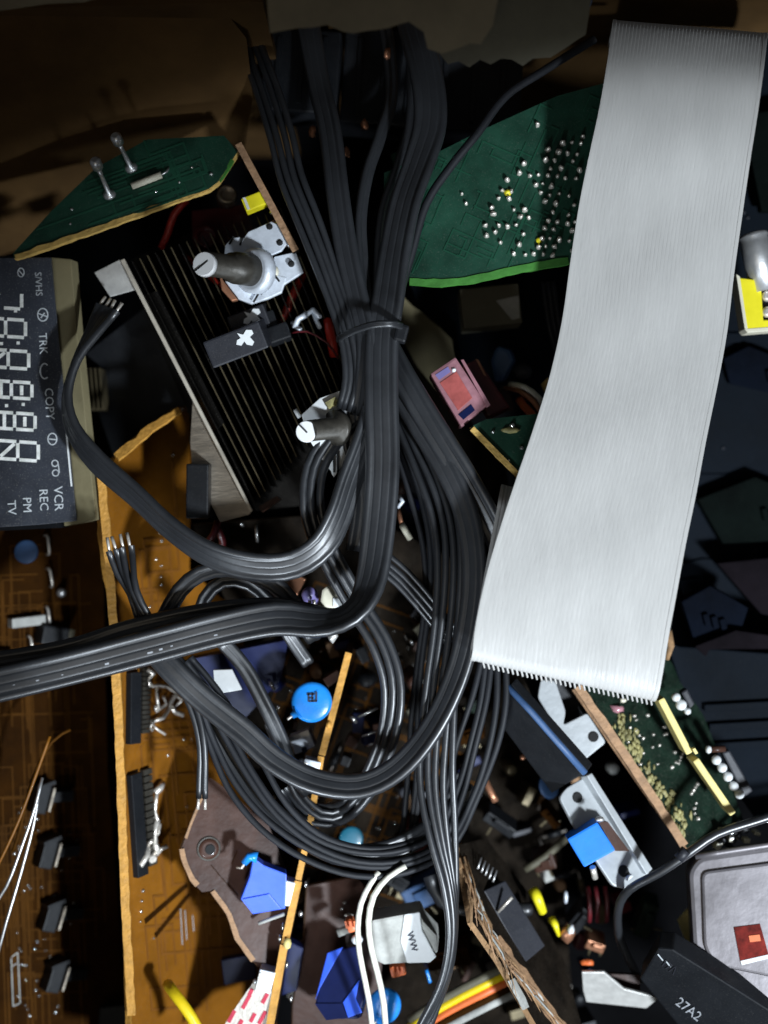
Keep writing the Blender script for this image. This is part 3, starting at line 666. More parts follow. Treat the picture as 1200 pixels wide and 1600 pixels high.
# --- red wires and small bits around the potentiometer
lead('red_wire', [(438, 505, -1.4), (450, 480, -1.25), (462, 452, -1.2), (476, 425, -1.3)], 7.5, 'red_wire', label='thick red wire rising beside the black blocks', cat='wire')
lead('red_wire', [(290, 402, -1.5), (320, 425, -1.3), (345, 446, -1.2), (365, 450, -1.3)], 5, 'red_wire', label='thin red wire passing under the potentiometer shaft', cat='wire')
lead('red_wire', [(252, 388, -2), (262, 365, -1.9), (272, 335, -1.8), (292, 312, -1.7)], 6, 'red_wire', label='dull red wire under the left green board edge', cat='wire')
lead('red_wire', [(512, 500, -.9), (518, 530, -.8), (522, 556, -.9)], 8, 'red_wire', label='short red wire peeking out left of the cable tie', cat='wire')
lead('red_wire', [(322, 850, -1.2), (334, 835, -1.1), (340, 815, -1.2)], 6, 'dark_red', label='dark red wire under the black relay block', cat='wire')
lead('red_wire', [(345, 870, -1.6), (348, 845, -1.4), (338, 822, -1.3)], 6, 'dark_red', label='second dark red wire near the heat sink foot', cat='wire')
for x, y, R, mt, lb in ((355, 305, 17, 'warm_steel', 'dim grey ring under the corner of the left green board'), (321, 371, 21, 'dark_red', 'dark red ring behind the potentiometer tip')):
    r_ = thing('ring_core', lb, 'ring', P(x, y, -1.8)); k = .01*R
    MB().lathe(P(x, y, -1.6), Vector((.2, .1, 1)), [(k, -.2), (k, .0), (k*.9, .06), (k*.62, .06), (k*.5, -.02)], 24).build('ring_body', mt, r_)
MB().slab(flat(-2.2), [(300, 330), (380, 320), (420, 400), (340, 380), (300, 372)], 20, 0, 0).build('red_casing', 'dark_red', label='dark red casing behind the small yellow capacitor', cat='casing')
yc = thing('box_capacitor', 'small bright yellow box capacitor beside the brown board edge', 'capacitor', P(396, 315, -.9)); pk = flat(-.4)
MB().pbox(pk, 397, 314, 36, 22, 26, 22, -26).build('body', 'yellow', yc, bevel=2); MB().pbox(pk, 385, 318, 4, 20, 27, 22, -26).build('end_band', 'white_plastic', yc)
bb2 = thing('brown_board', 'thin brown board seen on edge left of the cable bundle', 'circuit board', P(415, 305, -1.8))
mb = MB(); wall(mb, (372, 224), (462, 392), -.35, -1.8, 11, 0, 1); mb.build('board_panel', ['board_dark', 'edge_tan'], bb2)
for i in range(4): MB().blob(P(425+i*9, 332+i*17, -.5), .04, .05, .05).build('solder_joint', 'solder', bb2)
r_ = thing('bare_metal_clip', 'crumpled shiny metal clip right of the black blocks', 'clip', P(470, 500, -1.2))
for i, c_ in enumerate(([(460, 512), (466, 498), (478, 492)], [(478, 492), (490, 484), (500, 496)], [(488, 482), (494, 500), (500, 512)], [(456, 504), (470, 515)])):
    MB().tube([P(x, y, -.9+.05*j) for j, (x, y) in enumerate(c_)], .05-.006*i, 7).build('metal_strand', 'zinc', r_)
lead('thin_wire', [(456, 520, -.85), (480, 518, -.7), (510, 535, -.7), (528, 560, -.8)], 1.6, 'dark_red', label='hair thin dark wire beside the crumpled metal clip', cat='wire')
# deep olive parts left of heat sink
MB().slab(Plane((150, 560, -2.8), (300, 600, -2.8), (200, 720, -3)), [(125, 560), (240, 470), (300, 640), (180, 720)], 30, 0, 0).build('dark_casing', 'black_plastic', label='black casing deep between the display and the heat sink', cat='casing')
bl_ = thing('blade_contact_row', 'row of thin metal blades deep right of the display', 'contacts', P(145, 607, -2.8))
for i in range(4):
    mb = MB(); wall(mb, (134+i*7, 575), (140+i*7, 640), -2.3, -2.8, 2.4); mb.build('blade', 'fin_edge', bl_)
# ================================================================== RIGHT OF THE BUNDLE
MB().slab(Plane((620, 480, -2.4), (720, 600, -2.4), (640, 600, -2.5)), jag((615, 455), (700, 520), 6, 4, 3)+jag((706, 530), (720, 600), 4, 3, 5)+[(690, 620), (650, 570), (612, 500)], 12, 0, 0).build('fibre_sheet', 'beige_panel', label='worn olive sheet right of the cable tie', cat='sheet')
wb = thing('box_component', 'dull grey box under the edge of the right green board', 'component', P(768, 480, -2.3)); pk = Plane((720, 450, -1.75), (812, 440, -1.75), (720, 510, -1.75))
MB().pbox(pk, 767, 478, 92, 62, 60, 6, -60).build('box_body', 'olive', wb, bevel=2); MB().slab(pk, [(775, 470), (810, 462), (812, 497), (800, 500)], 1, 0, 0, h=.015).build('worn_label', 'ceramic', wb)
MB().slab(flat(-2.6), [(640, 440), (900, 420), (900, 640), (700, 620)], 20, 0, 0).build('dark_casing', 'navy_plastic', label='dark blue-black casing behind the grey box and pink relay', cat='casing')
pr1 = thing('relay', 'pink translucent relay with dark coil visible inside', 'relay', P(717, 612, -1.8))
pk = Plane((672, 584, -.3), (714, 556, -.35), (722, 668, -.25))
MB().slab(pk, [(672, 584), (712, 557), (762, 634), (721, 668)], 34, 0, 0).build('relay_shell', 'pink_clear', pr1, bevel=4)
MB().slab(pk, [(687, 598), (713, 580), (738, 622), (716, 642)], 2, 0, 0, h=.012).build('coil', 'pink_coil', pr1, bevel=1)
MB().slab(pk, [(680, 586), (700, 573), (704, 581), (686, 594)], 2, 0, 0, h=.012).build('dark_patch', 'lilac', pr1)
MB().slab(pk, [(716, 648), (736, 632), (742, 641), (724, 656)], 2, 0, 0, h=.012).build('dark_patch', 'navy', pr1)
MB().slab(pk, [(720, 563), (724, 562), (766, 633), (761, 637)], 3, 0, 0, h=.02).build('shell_rib', 'pink_clear', pr1)
dots(pk, [(709, 578)], 3, 'white_plastic', pr1, 'painted_highlight')  # white dome painted in as a highlight on the shell
MB().slab(Plane((655, 580, -1.6), (670, 600, -1.6), (700, 640, -1.5)), [(652, 592), (668, 580), (715, 655), (690, 640)], 30, 0, 0).build('red_block', 'dark_red', bevel=3, label='dark red block half hidden left of the pink relay', cat='component')
pr2 = thing('relay', 'dark red opaque relay behind the pink one', 'relay', P(757, 600, -2)); pk = Plane((722, 572, -.9), (748, 560, -.9), (780, 640, -.85))
MB().slab(pk, [(722, 572), (746, 560), (797, 636), (764, 652)], 50, 0, 0).build('relay_shell', 'dark_red', pr2, bevel=3); MB().slab(pk, [(743, 561), (748, 563), (760, 588), (756, 586)], 4, 0, 0, h=.02).build('shell_rib', 'copper', pr2)
MB().slab(Plane((765, 560, -1.8), (800, 545, -1.7), (780, 600, -1.8)), [(766, 562), (776, 540), (795, 545), (803, 562), (786, 594), (772, 598)], 40, 0, 0).build('blue_block', 'dull_blue', bevel=7, label='dull blue rounded block behind the dark red relay', cat='component')
MB().blob(P(817, 580, -1.8), .17, .15, .15, jit=.12).build('rounded_component', 'dark_plastic', label='small grey rounded component right of the dull blue block', cat='component')
MB().slab(Plane((778, 604, -1.8), (800, 600, -1.8), (790, 640, -1.8)), [(780, 606), (796, 600), (804, 640), (790, 642)], 20, 0, 0).build('plum_block', 'board_plum', bevel=3, label='small plum coloured block between red relay and orange wires', cat='component')
lead('insulated_wire', [(796, 600, -1.6), (820, 605, -1.3), (842, 622, -1.2), (858, 648, -1.2)], 4.5, 'white_wire', label='cream curved wire disappearing under the grey ribbon', cat='wire')
lead('insulated_wire', [(790, 606, -1.7), (812, 611, -1.4), (834, 628, -1.3), (850, 652, -1.3)], 4, 'copper', label='copper coloured curved wire alongside the cream one', cat='wire')
lead('insulated_wire', [(812, 625, -1.6), (818, 634, -1.4), (830, 646, -1.4), (836, 656, -1.5)], 7, 'orange', label='short orange wire end above the small green board', cat='wire')
for i in range(3): lead('insulated_wire', [(848+i*8, 440, -1.9), (853+i*8, 480, -1.9), (860+i*8, 520, -2), (872+i*8, 560, -2)], 3.5, 'dark_plastic', label=('leftmost', 'middle', 'rightmost')[i]+' of three dark grey wires running down beside the ribbon edge', cat='wire', group='dark grey wires left of the ribbon')
MB().slab(flat(-1.6), [(846, 600), (856, 590), (862, 610), (852, 614)], 8, 0, 0).build('cream_chip', 'edge_cream', label='tiny cream chip at the ribbon edge above the small green board', cat='component')
MB().slab(Plane((640, 560, -3), (760, 720, -2.8), (640, 720, -3)), [(600, 560), (660, 560), (790, 730), (800, 800), (740, 780), (620, 640)], 20, 0, 0).build('brown_board', 'board_dark', label='dark brown board under the right hand cable fan', cat='circuit board')
# dark panel at the right
pn = Plane((1100, 450, -2.6), (1200, 450, -2.6), (1150, 1000, -3.2))
dp = thing('plastic_casing', 'large blue-black plastic casing right of the grey ribbon', 'casing', P(1130, 700, -3.3))
MB().slab(pn, [(1000, 60), (1320, 60), (1320, 1010), (1200, 1030), (1060, 1040), (960, 1020), (960, 60)], 30, 0, 0).build('panel_body', 'navy_plastic', dp, bevel=3)
MB().slab(pn, [(1070, 740), (1140, 740), (1158, 775), (1080, 805)], 3, 0, 0, h=.03).build('raised_label', 'navy_plastic', dp, bevel=2)
MB().slab(pn, [(1120, 520), (1320, 520), (1320, 535), (1120, 535)], 8, 0, 0, h=.06).build('panel_rib', 'navy_plastic', dp, bevel=2)
MB().slab(pn, [(1060, 880), (1100, 872), (1320, 890), (1320, 905), (1060, 898)], 8, 0, 0, h=.06).build('panel_rib', 'navy_plastic', dp, bevel=2)
MB().slab(pn, [(1070, 960), (1110, 930), (1150, 950), (1140, 1000), (1080, 1010)], 14, 0, 0, h=.05).build('moulded_boss', 'navy_plastic', dp, bevel=4)
MB().slab(pn, [(1060, 905), (1100, 900), (1105, 925), (1070, 940)], 14, 0, 0, h=.05).build('moulded_boss', 'navy_plastic', dp, bevel=4)
dots(pn, [(1162, 332), (1168, 340), (1130, 700), (1180, 860)], 4, 'dark_plastic', dp, 'moulded_pip')
# metal can with yellow holder
yh = thing('metal_can', 'shiny metal can in a bright yellow holder at the right edge', 'component', P(1185, 450, -1.5))
a, b = P(1170, 366, -.9), P(1188, 470, -.9); ax = b-a; R = .22
a = P(1176, 366, -.95); b = P(1196, 455, -.95); ax = (b-a)
MB().lathe(a, ax, [(.15, -.02), (.235, 0), (.245, .05), (.225, .09), (.24, .14), (.24, ax.length)], 28).build('can', 'steel', yh)
pk = Plane((1160, 450, -.8), (1200, 440, -.8), (1170, 515, -.8))
MB().slab(pk, [(1155, 434), (1189, 438), (1193, 500), (1240, 498), (1240, 514), (1168, 517)], 34, 0, 0).build('holder', 'yellow', yh, bevel=2)
MB().slab(pk, [(1150, 428), (1156, 432), (1169, 519), (1163, 512)], 36, 0, 0, h=.01).build('holder_rim', 'cream_plastic', yh, bevel=1)
MB().slab(pk, [(1163, 514), (1240, 508), (1240, 514), (1168, 520)], 36, 0, 0, h=.01).build('holder_rim', 'cream_plastic', yh, bevel=1)
MB().slab(pk, [(1189, 438), (1240, 436), (1240, 496), (1194, 498)], 10, 0, 0, h=-.1).build('holder_base', 'black_plastic', yh)
for y in (462, 487): MB().lathe(pk.pt(1200, y, -.1), pk.n, [(.09, 0), (.09, .1), (.05, .13)], 14).build('terminal', 'tinned', yh)
# ================================================================== GREY RIBBON CABLE
Ledge = [(950, 70, -1.2), (956, 42, -.4), (957, 38, .2), (948, 100, .6), (936, 170, .60), (920, 245, .50), (905, 320, .42), (891, 410, .38), (878, 500, .40), (858, 590, .52), (830, 680, .70), (806, 750, .82), (783, 820, .92), (762, 890, 1.0), (748, 950, 1.05), (741, 990, 1.07), (739, 1012, 1.06)]
Redge = [(1190, 90, -1.2), (1198, 62, -.4), (1199, 57, .2), (1193, 110, .65), (1184, 175, .65), (1172, 250, .60), (1159, 335, .50), (1146, 425, .45), (1135, 520, .46), (1121, 600, .55), (1103, 690, .72), (1088, 770, .84), (1071, 850, .92), (1056, 930, 1.0), (1043, 1000, 1.05), (1036, 1045, 1.07), (1030, 1077, 1.06)]
gr = thing('ribbon_cable', 'wide pale grey flat ribbon cable running down the right side', 'cable', P(970, 560, .9))
Ls = catmull([list(P(*p)) for p in Ledge], .18); Rs = catmull([list(P(*p)) for p in Redge], .18)
def resample(c, n):
    c = [Vector(p) for p in c]; d = [0]
    for a, b in zip(c, c[1:]): d.append(d[-1]+(b-a).length)
    out = []; j = 0
    for i in range(n):
        t = d[-1]*i/(n-1)
        while j < len(d)-2 and d[j+1] < t: j += 1
        out.append(c[j].lerp(c[j+1], (t-d[j])/max(1e-9, d[j+1]-d[j])))
    return out
NS = 110; Ls = resample(Ls, NS); Rs = resample(Rs, NS)
Lx = [Vector(p) for p in Ls]; Rx = [Vector(p) for p in Rs]
# rounded fold at the bottom, then the cable runs back up beneath itself
dl = (Lx[-1]-Lx[-4]).normalized(); dr = (Rx[-1]-Rx[-4]).normalized(); rf = .18; L0, R0 = Lx[-1].copy(), Rx[-1].copy()
for i in range(1, 11):
    a = math.pi*i/10
    Lx.append(L0+dl*math.sin(a)*rf+Vector((0, 0, -rf*(1-math.cos(a))))); Rx.append(R0+dr*math.sin(a)*rf+Vector((0, 0, -rf*(1-math.cos(a)))))
Le, Re = Lx[-1].copy(), Rx[-1].copy()
for i in range(1, 8):
    d = i*.35; Lx.append(Le-dl*d+Vector((.10*d, 0, -.3*d))); Rx.append(Re-dr*d+Vector((-.02*d, 0, -.3*d)))
NW = 44
n = len(Lx); FS = NS+10
def wave(i, u): return .030*math.sin(i*.115+u*2.2)*math.sin(math.pi*min(1, i/NS))+.018*math.sin(i*.31+u*5+1)*u*(1-u)*3
for k in range(NW):
    mb = MB(); q = 10; rim = k in (0, NW-1)
    for i in range(n):
        a, b = Lx[i], Rx[i]; side = (b-a); wd = side.length; side.normalize()
        t = (Lx[min(i+1, n-1)]+Rx[min(i+1, n-1)]-Lx[max(i-1, 0)]-Rx[max(i-1, 0)]).normalized(); nn = side.cross(t).normalized(); 
        if i < NS: nn = nn if nn.z > 0 else -nn
        pit = wd/NW; u = (k+.5)/NW; c = a.lerp(b, u)+Vector((0, 0, wave(i, u) if i < NS else 0)); hh = .026 if not rim else .034
        if i >= NS: nn = side.cross(t).normalized(); 
        if i < NS or True:
            ref = side.cross(t).normalized(); s_ = 1
        # keep a consistent outside direction
        nn = ref if (ref.z*(1 if i < NS+5 else -1)) > 0 or abs(ref.z) < .15 else -ref
        if i >= NS and i <= FS and abs(ref.z) < .3 and nn.dot(dl) < 0: nn = -nn
        for x, y in ((.5, .965), (.5, .965), (.36, .995), (0, 1), (-.36, .995), (-.5, .965), (-.5, .965), (-.5, -.8), (0, -.9), (.5, -.8)):
            mb.v.append(c+side*(x*pit)+nn*(y*hh))
    for i in range(n-1):
        for a in range(q): a2 = (a+1) % q; mb.face([i*q+a, i*q+a2, (i+1)*q+a2, (i+1)*q+a], 0, True)
    mb.face([a for a in range(q)], 0); mb.face([(n-1)*q+a for a in range(q)], 0)
    mb.build('wire', 'ribbon_grey', gr)
# fan of conductor ridges under the fold
for k in range(36):
    u = .06+k*.0262; p = L0.lerp(R0, u)+dl*(.13)+Vector((0, 0, -.30)); e = p+dl*.16+Vector((.07, -.02, -.10))
    MB().tube([p, e], .016, 6).build('conductor_end', 'ribbon_grey', gr)

# ================================================================== LOWER RIGHT
rb = thing('green_board', 'dark green board with scorched flux and tan edge, right of the brackets', 'circuit board', P(1010, 1200, -2.5))
pj = Plane((908, 1085, -1.0), (1076, 1330, -1.0), (1090, 1120, -2.0))
MB().slab(pj, [(900, 1076), (960, 1000), (1040, 1020), (1100, 1120), (1165, 1290), (1080, 1335)], 12, 0, 1).build('board_panel', ['board_dark_green', 'edge_tan'], rb)
edge_strip([(903, 1072), (960, 1155), (1020, 1245), (1076, 1332)], Plane((903, 1078, -.95), (1076, 1332, -.95), (1000, 1100, -1)), 13, 'edge_tan', rb, amp=1)
rr = random.Random(3); mb = MB()
for i in range(150):
    t = rr.random(); x = 965+t*105+rr.gauss(0, 7); y = 1130+t*170+rr.gauss(0, 8); mb.blob(pj.pt(x, y, .0), rr.uniform(.015, .05), rr.uniform(.03, .10), .03, seg=6, rings=4, jit=.3)
mb.build('flux_crust', 'flux_stain', rb, kind='stuff')
dots(pj, [(rr.uniform(975, 1060), rr.uniform(1110, 1200)) for _ in range(26)]+[(1062+i*2, 1188-i*5) for i in range(4)]+[(1080+i*3, 1240-i*5) for i in range(4)]+[(1088+rr.uniform(-4, 4), 1255+i*8) for i in range(4)], 2.8, 'tinned', rb, hh=1.5)
MB().blob(pj.pt(963, 1108, .03), .15, .07, .05, jit=.3).build('pink_residue', 'pink_clear', rb); MB().blob(pj.pt(970, 1095, .06), .06, .05, .06, jit=.2).build('yellow_bead', 'cream_plastic', rb)
for (a, b, lb) in (((1033, 1092), (1078, 1178), 'yellow-cream rod under the ribbon fold, upper of the two'), ((1087, 1187), (1146, 1273), 'yellow-cream rod right of the dark green board, lower of the two')):
    r_ = thing('plastic_rail', lb, 'rail', P((a[0]+b[0])/2, (a[1]+b[1])/2, -1.2), 'yellow cream rails along the dark green board'); mb = MB(); wall(mb, a, b, -.6, -1.1, 11.5); mb.build('rail_body', 'edge_yellow', r_, bevel=3)
MB().pbox(flat(-.6), 1084, 1172, 5, 10, 10, 30).build('rail_pip', 'edge_yellow', bevel=1, label='tiny cream pip in the gap between the two rails', cat='pip')
cn = thing('pin_connector', 'dark connector with row of five white pins at the right edge', 'connector', P(1145, 1210, -1.6)); pk = flat(-1.0)
MB().slab(pk, [(1128, 1176), (1140, 1172), (1177, 1236), (1163, 1246)], 22, 0, 0).build('housing', 'dark_plastic', cn, bevel=3)
for x, y in ((1119, 1187), (1128, 1199), (1137, 1213), (1146, 1228), (1155, 1240)): MB().lathe(P(x, y, -1.0), Vector((-.2, .1, 1)), [(.05, -.2), (.06, 0), (.082, .05), (.075, .10), (.02, .13)], 12).build('pin', 'white_plastic', cn)
c2_ = thing('pin_connector', 'dark connector with three white pins just right of the ribbon fold', 'connector', P(1065, 1095, -1.6))
MB().slab(pk, [(1064, 1082), (1074, 1076), (1086, 1100), (1078, 1108)], 22, 0, 0).build('housing', 'dark_plastic', c2_, bevel=3)
for x, y, s_ in ((1056, 1089, .9), (1064, 1101, 1.1), (1074, 1111, .7)): MB().lathe(P(x, y, -1.0), Vector((-.2, .1, 1)), [(.05*s_, -.2), (.06*s_, 0), (.085*s_, .05), (.075*s_, .10), (.02, .13)], 12).build('pin', 'white_plastic', c2_)
c3_ = thing('pin_plug', 'single dark plug with a white round tip between the pin connectors', 'connector', P(1115, 1170, -1.2))
MB().cyl(P(1132, 1170, -1.0), P(1110, 1171, -.95), .055, 12).build('plug_body', 'board_plum', c3_); MB().blob(P(1107, 1171, -.93), .055, .07, .06).build('plug_tip', 'white_plastic', c3_)
tr_ = thing('moulded_tray', 'black moulded tray beneath the white pin connectors', 'tray', P(1160, 1120, -2.2)); MB().slab(Plane((1040, 1000, -2), (1200, 1040, -1.8), (1100, 1200, -2.2)), [(1040, 1000), (1060, 1010), (1320, 1030), (1320, 1290), (1180, 1280), (1090, 1150)], 20, 0, 0).build('tray_body', 'navy_plastic', tr_, bevel=3)
for i, (y0, y1) in enumerate(((1100, 1104), (1130, 1136), (1160, 1168))): MB().slab(Plane((1040, 1000, -1.95), (1200, 1040, -1.75), (1100, 1200, -2.15)), [(1100+i*8, y0), (1320, y0-12), (1320, y0+2), (1100+i*8, y0+12)], 8, 0, 0, h=.05).build('tray_ridge', 'navy_plastic', tr_, bevel=2)
MB().tube([P(1042, 985, -1.2), P(1048, 1010, -1.2), P(1042, 1030, -1.3)], .09, 8, r1=.04).build('brown_splinter', 'fibre', label='brown splinter beside the lower right ribbon edge', cat='splinter')
# big black flat cable end / slab between bundle and brackets
bc = thing('black_bar', 'black bar with painted pale blue highlight running towards the metal bracket', 'bar', P(855, 1150, -1.3))
MB().slab(Plane((795, 1075, -.6), (915, 1208, -.6), (800, 1190, -1.5)), [(790, 1072), (798, 1070), (918, 1206), (905, 1214), (862, 1240), (780, 1130)], 20, 0, 0).build('bar_body', 'black_plastic', bc, bevel=3)
MB().tube([P(793, 1072, -.52), P(830, 1112, -.5), P(870, 1158, -.5), (P(914, 1208, -.55))], .055, 10).build('bar_highlight', 'dull_blue', bc)  # blue tube laid along the bar as its painted highlight
MB().slab(Plane((800, 1060, -1.6), (900, 1060, -1.6), (850, 1140, -1.8)), [(815, 1050), (905, 1060), (930, 1110), (880, 1140), (840, 1110)], 20, 0, 0).build('dark_block', 'black_plastic', bevel=3, label='black square block under the ribbon fold', cat='block')
# metal brackets
def rounded(pts_, r=8):
    out = []; n_ = len(pts_)
    for i in range(n_):
        p, a, b = Vector(pts_[i]), Vector(pts_[i-1]), Vector(pts_[(i+1) % n_]); u = (a-p); v = (b-p); rr_ = min(r, u.length*.4, v.length*.4); u.normalize(); v.normalize()
        for t in (0, .33, .67, 1): q = (p+u*rr_)*(1-t)**2+p*2*t*(1-t)+(p+v*rr_)*t*t; out.append((q.x, q.y))
    return out
def hole(x, y, r, pl_, par): MB().lathe(pl_.pt(x, y, 0), pl_.n, [(r*.0105, -.005), (r*.0105, .006), (r*.008, .007)], 20).build('screw_hole', 'dark_hole', par)
b1 = thing('metal_bracket', 'pale grey bracket with one hole, upper one beside the dark green board', 'bracket', P(910, 1155, -1.5)); pk = Plane((880, 1130, -1.15), (945, 1160, -1.15), (915, 1190, -1.1))
MB().slab(pk, rounded([(845, 1062), (868, 1064), (884, 1112), (880, 1133), (918, 1114), (947, 1160), (914, 1187), (878, 1150), (840, 1090)], 5), 8, 0, 0).build('bracket_body', 'grey_bracket', b1, bevel=1.5); hole(927, 1151, 8.5, pk, b1)
b2 = thing('metal_bracket', 'long pale grey bracket with two holes and the blue cube on it', 'bracket', P(945, 1300, -1.4)); pk = Plane((890, 1230, -.95), (1010, 1370, -.9), (960, 1240, -1.15))
MB().slab(pk, rounded([(874, 1246), (884, 1232), (921, 1210), (1018, 1362), (985, 1390), (958, 1385), (935, 1350), (898, 1293)], 9), 8, 0, 0).build('bracket_body', 'grey_bracket', b2, bevel=2); hole(902, 1246, 8.5, pk, b2); hole(974, 1361, 9, pk, b2)
MB().slab(Plane((921, 1210, -.9), (1018, 1362, -.85), (930, 1206, -.95)), [(917, 1212), (925, 1208), (1020, 1358), (1010, 1366)], 22, 0, 0).build('bent_flange', 'grey_bracket', b2, bevel=1.5)
MB().tube([pk.pt(985, 1368, .05), pk.pt(976, 1374, .05)], .035, 6).build('solder_drip', 'white_plastic', b2)
cb = thing('blue_cube', 'bright blue cube component on the long metal bracket', 'component', P(925, 1320, -1.2)); pk = Plane((886, 1312, -.45), (932, 1284, -.45), (912, 1356, -.40))
MB().slab(pk, [(886, 1311), (933, 1284), (962, 1329), (913, 1356)], 52, 0, 0).build('cube_body', 'blue', cb, bevel=3.5)
MB().slab(Plane((935, 1284, -.6), (960, 1290, -.7), (985, 1330, -.8)), [(934, 1282), (950, 1284), (984, 1330), (962, 1330)], 12, 0, 0).build('cube_side', 'board_plum', cb, bevel=1)
MB().blob(P(937, 1280, -.45), .08, .05, .05).build('terminal', 'steel', cb); MB().cyl(P(926, 1355, -.7), P(930, 1372, -.8), .05, 8).build('lead', 'tinned', cb)
disc_cap(858, 1228, -2.3, 20, 'dull_blue', 'dark blue disc capacitor hidden left of the long bracket', None, (.7, .3))
for x, y, lb in ((800, 1145, 'topmost tiny brass speck in the dark left of the black bar'), (811, 1157, 'second tiny brass speck in the dark left of the black bar'), (817, 1183, 'lowest tiny brass speck in the dark left of the black bar'), (859, 1165, 'tiny brass speck beside the painted pale highlight of the black bar')): MB().blob(P(x, y, -1.9), .05, .05, .05, jit=.2).build('brass_speck', 'copper', label=lb, cat='speck', group='tiny brass specks beside the black bar')
lead('brass_lug', [(756, 1215, -2.0), (764, 1232, -1.9), (774, 1252, -1.9)], 6, 'copper', label='tan brass lug right of the hanging black wires', cat='lug')
lead('cream_lever', [(820, 1358, -2.4), (850, 1340, -2.4), (890, 1305, -2.6)], 7, 'olive', label='dim olive lever ending left of the blue cube', cat='lever')
# silver can, lower right
sc = thing('tuner_can', 'rounded silver metal can with a red window in the lower right corner', 'metal can', P(1150, 1430, -1.6)); pk = Plane((1090, 1350, -.92), (1200, 1340, -.76), (1100, 1500, -.68))
MB().slab(pk, rounded([(1076, 1362), (1092, 1340), (1300, 1310), (1300, 1620), (1160, 1560), (1085, 1510)], 16), 90, 0, 0).build('can_body', 'can_metal', sc, bevel=7)
MB().slab(pk, rounded([(1096, 1362), (1300, 1335), (1300, 1545), (1118, 1508), (1100, 1480)], 12), 4, 0, 0, h=.045).build('raised_lid', 'can_metal', sc, bevel=4)
MB().slab(pk, [(1146, 1448), (1187, 1443), (1200, 1490), (1156, 1500)], 3, 0, 0, h=.06).build('red_window', 'red_window', sc)
MB().slab(pk, [(1169, 1461), (1186, 1459), (1188, 1469), (1171, 1471)], 3, 0, 0, h=.075).build('window_chip', 'orange', sc)
MB().slab(pk, [(1156, 1500), (1200, 1490), (1202, 1496), (1158, 1507)], 4, 0, 0, h=.07).build('window_lip', 'white_plastic', sc, bevel=1)
MB().tube([pk.pt(1086, 1338, .05), pk.pt(1120, 1332, .06), pk.pt(1200, 1320, .05), pk.pt(1290, 1305, .05)], .05, 10).build('can_rim', 'can_metal', sc)
MB().slab(flat(-1.6), [(1060, 1440), (1078, 1420), (1094, 1500), (1084, 1500)], 10, 0, 0).build('cream_sheet', 'edge_yellow', label='cream plastic sheet edge left of the silver can', cat='sheet')
rr = random.Random(4)
jt = thing('component_row', 'jumble of tiny cream and metal parts above the silver can', 'components', P(1160, 1300, -1.6))
for i in range(24):
    x, y = rr.uniform(1120, 1200), 0; y = 1318-(x-1120)*.35+rr.uniform(-14, 14); MB().pbox(flat(-1.3+rr.uniform(-.2, .2)), x, y, rr.uniform(4, 14), rr.uniform(4, 9), 20, rr.uniform(-30, 60), -20).build('chip_part', rr.choice(['cream_plastic', 'dark_plastic', 'steel', 'olive', 'black_plastic']), jt, bevel=1)
flat_cable('black_cable', 'black cable looping from the right edge down beside the silver can', [(1230, 1268, -.2, 0), (1180, 1285, -.2, 0), (1120, 1305, -.2, 0), (1075, 1335, -.2, 0), (1030, 1365, -.3, 0), (985, 1390, -.5, 0), (968, 1420, -.9, 0), (972, 1470, -1.5, 0), (1000, 1530, -2.2, 0)], 1, 15, 'round')
lead('steel_band', [(1072, 1328, -.07), (1060, 1342, -.08)], 9, 'dark_plastic', label='short grey sleeve on the looping black cable', cat='sleeve')
# black bar with text
bt = thing('module_bar', 'black rectangular module with worn pale lettering in the bottom right', 'module', P(1110, 1560, -1.2)); pk = Plane((1035, 1485, -.35), (1200, 1600, -.35), (1010, 1560, -.85))
MB().slab(pk, [(1028, 1482), (1052, 1484), (1150, 1545), (1300, 1640), (1300, 1760), (1090, 1640), (1000, 1530)], 40, 0, 0).build('module_body', 'black_plastic', bt, bevel=3)
text_part('27A2', pk, 1076, 1576, 21, -38, 'worn_print', bt, 'lettering', h=.02); text_part('17/\\', pk, 1045, 1510, 17, -38, 'dark_plastic', bt, 'lettering', h=.02)
line_part([(1028, 1490, 1036, 1500), (1040, 1500, 1048, 1510)], pk, 2, 'display_print_dim', bt, 'printed_line')
# lumps bottom centre right
yl = thing('yellow_sleeve', 'yellow rounded sleeve, upper of the two near the splintered board', 'sleeve', P(840, 1408, -1.8)); MB().tube([P(833, 1390, -1.6), P(840, 1404, -1.5), P(848, 1425, -1.6)], .10, 12, r1=.075).build('sleeve_body', 'yellow', yl)
yl = thing('yellow_sleeve', 'yellow pointed sleeve with a peach lump beside it', 'sleeve', P(868, 1445, -1.8)); MB().tube([P(862, 1436, -1.6), P(868, 1446, -1.5), P(873, 1462, -1.6)], .08, 12, r1=.03).build('sleeve_body', 'yellow', yl)
MB().blob(P(886, 1458, -1.6), .13, .17, .12, jit=.25).build('peach_lump', 'copper', label='peach coloured lump of solder and wire by the yellow sleeve', cat='lump')
MB().blob(P(892, 1452, -1.5), .06, .1, .08, jit=.25).build('white_lump', 'white_plastic', label='small white bead against the peach lump', cat='bead')
MB().blob(P(884, 1402, -2.0), .04, .12, .05).build('grey_drop', 'zinc', label='small grey drop shaped piece right of the upper yellow sleeve', cat='drop')
sp = thing('silver_plate', 'bright silver folded plate at the bottom edge', 'plate', P(950, 1545, -1.8)); pk = Plane((910, 1520, -1.4), (945, 1518, -1.4), (920, 1565, -1.6))
MB().slab(pk, [(909, 1519), (944, 1519), (975, 1545), (1030, 1560), (1010, 1576), (916, 1566), (911, 1548)], 6, 0, 0).build('plate_body', 'bright_steel', sp, bevel=1.5)
